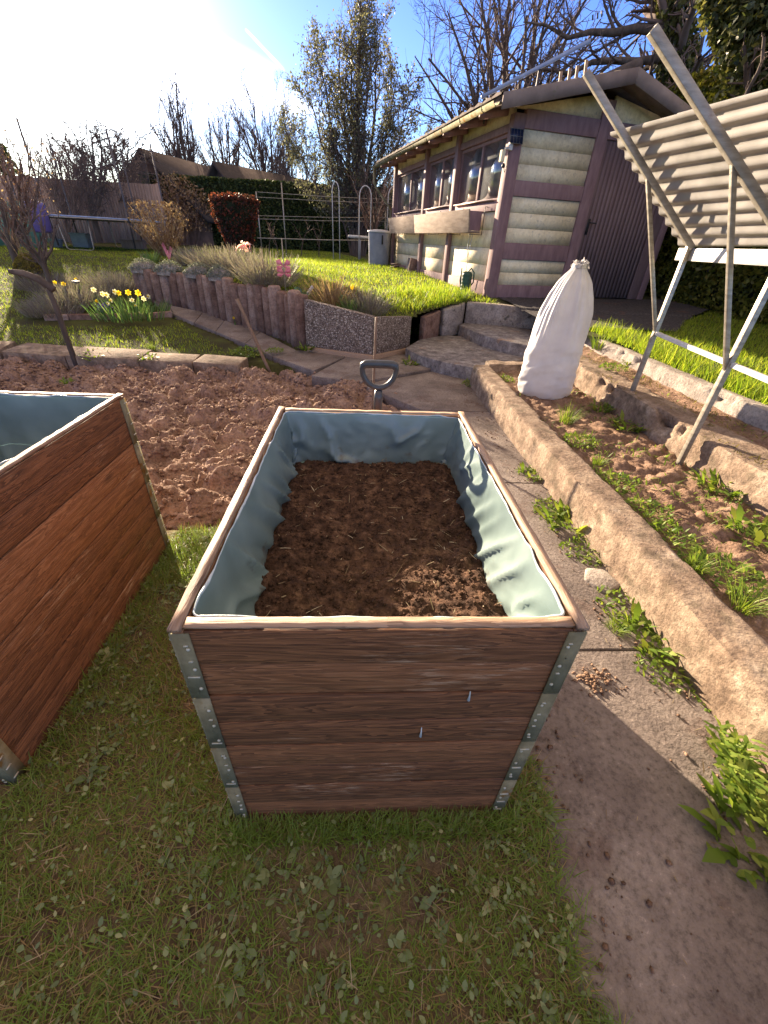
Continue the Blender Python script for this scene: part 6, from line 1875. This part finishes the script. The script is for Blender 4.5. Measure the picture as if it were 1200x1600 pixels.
V, F, r = leafcards(ax + np.column_stack([np.cos(a) * rr_, np.sin(a) * rr_, np.zeros(n)]), .13 * G.uniform(.6, 1.4, n)); mesh_obj('ivy', V, F, M['ivy'], t, r)
# ivy mass at the right edge
b3 = dirxy(1205, 250, 11.5); b3[2] = .6
pt3 = lambda px, py, dd=0: tuple(dirxy(px, py, 11.5 + dd) - b3)
limbs = [([(0, 0, -.5), pt3(1200, 150), pt3(1188, 60), pt3(1175, -40)], [.30, .25, .2, .15]), ([pt3(1180, 120), pt3(1200, 40), pt3(1215, -40)], [.16, .13, .1]),
         ([pt3(1165, 80), pt3(1140, 40), pt3(1115, -20)], [.10, .08, .05]), ([pt3(1150, 180, -.8), pt3(1170, 140, -1), pt3(1190, 100, -1), pt3(1192, 60, -1)], [.03, .03, .025, .02])]
t = tree('ivy_clad_tree', 'massive ivy-covered tree at the upper right frame edge', b3, limbs, [lv(7, .25, .8, .03, .15, .25, .2, rmin=.008), lv(7, .5, .8, .02, .16, .55, .2, rmin=.005)])
Q = []
for (p, r), cnt, rad in zip(limbs[:3], (13000, 6000, 3500), (.78, .55, .36)):
    z_ = G.random(cnt); P_, _ = resample(p, r, 8); ax = np.stack([np.interp(z_, np.linspace(0, 1, 8), P_[:, k]) for k in range(3)], 1) + b3
    o_ = G.normal(size=(cnt, 3)); o_ /= np.linalg.norm(o_, axis=1, keepdims=True)
    lump = .65 + 1.2 * fbm(z_ * 7 + o_[:, 0] * 1.5, o_[:, 1] * 2 + 3, 5)
    Q.append(ax + o_ * (rad * lump * G.uniform(.75, 1.05, cnt))[:, None])
Q = np.concatenate(Q)
V, F, r = leafcards(Q, .12 * G.uniform(.6, 1.4, len(Q))); mesh_obj('ivy', V, F, M['ivy'], t, r)


def fan_tree(name, label, px, pbase, dist, tops, r, levels, split=.25, cat='tree', twig='twig', leaves=None, z0=None):
    b = dirxy(px, pbase, dist)
    if z0 is not None: b[2] = z0
    limbs = []
    for tx, ty in tops:
        e = dirxy(tx, ty, dist + R.uniform(-.8, .8)) - b
        limbs.append(([(0, 0, -.3), (e[0] * .06, e[1] * .06, e[2] * split), (e[0] * .55, e[1] * .6, e[2] * (.3 + split)), (e[0] * .82, e[1] * .8, e[2] * .75), tuple(e)], [r, r * .8, r * .55, r * .4, .018 if r > .06 else .008]))
    return tree(name, label, b, limbs, levels, twig=twig, leaves=leaves, cat=cat)


L3 = lambda k1, k2, k3, a=.6: [lv(k1 + 3, .36, a, .12, .10, .6, .2, rmin=.016), lv(k2 + 2, .5, a, .08, .12, .7, .2, rmin=.0105), lv(k3 + 1, .5, a, .04, .12, .8, .2, 4, rmin=.0075)]
fan_tree('bare_tree', 'tall narrow bare tree above the gap between the two dark roofs', 290, 300, 38, ((275, 140), (262, 165), (288, 160), (250, 195), (300, 190), (270, 180)), .13, L3(11, 6, 3, .45), z0=1.0)
fan_tree('bare_tree', 'bare tree right behind the right dark roof', 356, 300, 40, ((338, 180), (352, 175), (325, 205), (372, 190), (315, 235)), .13, L3(11, 7, 4), z0=1.0)
fan_tree('bare_tree', 'bare twin-stemmed tree between right roof and budding tree', 425, 310, 39, ((375, 165), (395, 160), (420, 168), (440, 180), (455, 200), (405, 200)), .14, L3(11, 7, 4), z0=1.0)
fan_tree('bare_tree', 'low dark bare tree left of the budding tree stems', 470, 310, 36, ((450, 215), (480, 225), (500, 235), (440, 235)), .10, L3(12, 8, 4), z0=1.0)
fan_tree('orchard_tree', 'gnarled bare orchard tree above the trampoline net', 142, 330, 27, ((118, 215), (140, 205), (160, 212), (125, 235), (165, 235)), .12, [lv(8, .5, .9, .03, .22, .55, .3, rmin=.026), lv(8, .5, .9, .02, .22, .7, .2, rmin=.017), lv(5, .5, .9, .0, .2, .8, .2, 4, rmin=.012)], z0=1.0)
fan_tree('orchard_tree', 'second gnarled orchard tree left of the dark gable', 188, 330, 28, ((178, 222), (196, 215), (206, 235), (170, 245)), .11, [lv(8, .5, .9, .03, .22, .55, .3, rmin=.026), lv(8, .5, .9, .02, .22, .7, .2, rmin=.017), lv(5, .5, .9, .0, .2, .8, .2, 4, rmin=.012)], z0=1.0)
fan_tree('bare_shrub', 'tall reddish twiggy shrub at the left frame edge', 20, 400, 14.0, ((5, 240), (25, 232), (45, 245), (-20, 250), (62, 262), (-45, 260), (15, 270)), .05, [lv(9, .40, .45, .12, .10, .6, .2, rmin=.009), lv(6, .5, .5, .08, .12, .7, .2, rmin=.006), lv(3, .5, .5, .04, .12, .8, .2, 4, rmin=.0045)], split=.12, cat='shrub', twig='twigred', leaves=(420, .05, 'dryleaf', 1), z0=.75)
fan_tree('bare_shrub', 'thin upright twiggy bushes left of the trampoline poles', 100, 345, 25.5, ((78, 238), (92, 245), (105, 240), (118, 250), (66, 252), (130, 262)), .05, L3(13, 7, 3, .4), split=.12, cat='shrub', twig='twigred', z0=1.0)
fan_tree('bare_shrub', 'slender bare shrub in front of the green mesh screen', 70, 420, 10.0, ((20, 330), (40, 322), (62, 330), (85, 345)), .035, [lv(6, .40, .6, .12, .10, .6, .2, rmin=.006), lv(4, .5, .6, .08, .12, .7, .2, rmin=.004), lv(2, .5, .6, .04, .12, .8, .2, 4, rmin=.003)], split=.15, cat='shrub', z0=None)
fan_tree('young_tree', 'young forked bare tree beside the far shed corner', 583, 402, 18.4, ((560, 300), (575, 290), (598, 296), (612, 285), (588, 310)), .05, [lv(6, .5, .5, .10, .14, .6, .3, rmin=.008), lv(4, .5, .6, .06, .14, .6, .3, rmin=.006), lv(2, .5, .6, .0, .14, .7, .3, 4, rmin=.005)], split=.45, twig='twigred')
# dark conifer top at the far left
b = dirxy(8, 330, 34); b[2] = 1.0
t = thing('conifer', 'dark conifer top at the far left behind the shrub', 'tree', b)
mb = MB(); mb.tube([b, b + np.array([0, 0, 5.4])], [.2, .03], 8); mb.build('trunk', M['bark'], t)
n = 5200; z_ = G.random(n) ** .8; a = G.uniform(0, 6.28, n); rr_ = (1 - z_) * 2.6 * G.random(n) ** .4 * (.75 + .5 * vnoise(z_ * 9, a * 1.6, 3)) + .05
V, F, r = leafcards(b + np.column_stack([rr_ * np.cos(a), rr_ * np.sin(a), .5 + z_ * 5.0 - rr_ * .15]), .22 * G.uniform(.6, 1.4, n)); mesh_obj('crown', V, F, M['thuja'], t, r)
# yellowish bush in front of the left house
b = dirxy(280, 318, 28.6); b[2] = .6
t = thing('bush', 'yellowish budding bush standing before the left dark gable', 'bush', b)
n = 2600; a = G.uniform(0, 6.28, n); r_ = G.random(n) ** .5; z_ = G.random(n)
V, F, r = leafcards(b + np.column_stack([r_ * np.cos(a) * 1.5, r_ * np.sin(a) * .8, 0.9 + 2.5 * z_ * (1 - .35 * r_ ** 2)]), .13 * G.uniform(.5, 1.4, n)); mesh_obj('foliage', V, F, M['dryleaf'], t, r)
V, F, r = stems(b, 90, .5, 1.6, 3.0, .03, .45, .1); mesh_obj('twigs', V, F, M['twigred'], t, r)

# ------------------------------------------------------------------ houses beyond the hedge
def house(label, px, dist, w, d, eave, ridge, rz):
    b = dirxy(px, 330, dist); b[2] = .6
    t = thing('house', label, 'house', b, rz)
    mb = MB()
    V = [(-w / 2, 0, 0), (w / 2, 0, 0), (w / 2, 0, eave), (0, 0, ridge - .12), (-w / 2, 0, eave)]
    V += [(x, d, z) for x, y, z in V]
    mb.add(V, [(0, 1, 2, 3, 4), (9, 8, 7, 6, 5), (1, 6, 7, 2), (0, 4, 9, 5), (2, 7, 8, 3), (3, 8, 9, 4)]); mb.build('wall', M['house'], t, world=False)
    k = (ridge - eave) / (w / 2)
    for s in (-1, 1):
        mb = MB(); xe = s * (w / 2 + .45); ze = eave - .45 * k
        V = []
        for y in (-.4, d + .4):
            V += [(0, y, ridge - .05), (xe, y, ze - .05), (xe, y, ze + .14), (0, y, ridge + .14)]
        mb.add(V, [(0, 1, 2, 3), (7, 6, 5, 4), (0, 4, 5, 1), (1, 5, 6, 2), (2, 6, 7, 3), (3, 7, 4, 0)]); mb.build('roof', M['tile'], t, world=False)
    for x, z in ((-w * .18, 1.0), (w * .16, 1.0), (0, eave + .4)):
        mb = MB(); mb.box((x - .45, -.035, z), (x + .45, -.001, z + 1.1)); o = mb.build('window', M['glass'], t, world=False)
        mb = MB()
        for q in ((x - .52, -.05, z - .07, x + .52, z - .001), (x - .52, -.05, z + 1.101, x + .52, z + 1.18)):
            mb.box((q[0], q[1], q[2]), (q[3], -.0, q[4]))
        mb.build('frame', M['trough'], o, world=False)
    return t


house('left dark brown house with steep gable above the brown fence', 246, 30, 5.6, 8, 1.7, 4.1, -.30)
house('right dark house with long roof seen over the hedge', 352, 31, 5.2, 7, 1.6, 4.0, -.60)

# ------------------------------------------------------------------ wire trellis, rose arches and pipe before the hedge
t = thing('wire_trellis', 'post and wire trellis across the back lawn before the dark hedge', 'trellis', dirxy(500, 400, 18.5))
def pxz(px, py, dist): return dirxy(px, py, dist)
for px, p0, p1 in ((410, 398, 300), (448, 400, 286), (560, 402, 305), (600, 402, 330)):
    a = pxz(px, p0, 18.5); z = vhit(a, px, p1); mb = MB(); mb.tube([a - np.array([0, 0, .3]), (a[0], a[1], z)], .022, 6); mb.build('post', M['alu'], t)
for yl, yr in ((300, 312), (308, 318), (337, 340), (342, 346), (372, 376)):
    a = pxz(402, yl, 18.5); b = pxz(615, yr, 18.5); mb = MB(); mb.tube([a, (a + b) / 2 - np.array([0, 0, .02]), b], .009 if yl != 372 else .018, 5); mb.build('wire', M['alu'], t)
for k, (pl, pr_, ptop, lab) in enumerate(((521, 531, 284, 'white tube rose arch in the middle of the back lawn'), (561, 578, 290, 'white tube arch beside the young forked tree'), (603, 622, 290, 'white tube arch right at the far shed post'))):
    t = thing('rose_arch', lab, 'arch', dirxy((pl + pr_) / 2, 400, 17.5))
    for q in (0, .45):
        a = dirxy(pl, 402, 17.5 + q); b = dirxy(pr_, 402, 17.5 + q); a[2] = b[2] = T_up(a[0], a[1])
        zt = vhit((a + b) / 2, (pl + pr_) / 2, ptop); zs = zt - .28
        mb = MB(); n = 8
        pts = [a, (a[0], a[1], zs)] + [((a[0] + b[0]) / 2 - (b[0] - a[0]) / 2 * math.cos(u_), (a[1] + b[1]) / 2 - (b[1] - a[1]) / 2 * math.cos(u_), zs + (zt - zs) * math.sin(u_)) for u_ in np.linspace(.25, 2.9, n)] + [(b[0], b[1], zs), b]
        mb.tube(pts, .017, 6); mb.build('hoop', M['white'], t)
    for f in (.25, .45, .65):
        z = a[2] + (zs - a[2]) * f
        for e in (dirxy(pl, 402, 17.5), dirxy(pr_, 402, 17.5)):
            e2 = e + (dirxy(pl, 402, 17.95) - dirxy(pl, 402, 17.5)); mb = MB(); mb.tube([(e[0], e[1], z), (e2[0], e2[1], z)], .010, 5); mb.build('rung', M['white'], t)
a = dirxy(544, 369, 18.0); b = dirxy(588, 372, 18.2)
t = thing('pipe_stand', 'pale horizontal pipe resting on a grey post near the young tree', 'pipe', (a + b) / 2)
mb = MB(); mb.tube([a, b], .045, 8); mb.build('pipe', M['white'], t, smooth=True)
c = dirxy(562, 372, 18.1); mb = MB(); mb.bar((c[0], c[1], .8), (c[0], c[1], c[2] - .05), .09, .09, up=(0, 1, 0)); mb.build('post', M['greybin'], t)
# vine canes tied to the wires
for k, (px, lean_) in enumerate(((420, .2), (436, -.2), (470, .25), (498, .1))):
    b = dirxy(px, 400, 18.6); b[2] = T_up(b[0], b[1])
    tree('vine', ['thin bare vine at the left end of the wire trellis', 'thin bare vine by the second trellis post', 'curved pale vine cane low on the trellis', 'thin bare vine left of the middle rose arch'][k], b, [([(0, 0, -.1), (lean_ * .4, 0, .5), (lean_ * 1.6, 0, 1.0)], [.018, .014, .008])], [lv(4, .45, .8, .08, .2, .6, .3, rmin=.006), lv(3, .5, .7, .05, .2, .7, .3, 4, rmin=.005)], cat='vine', twig='twigred')
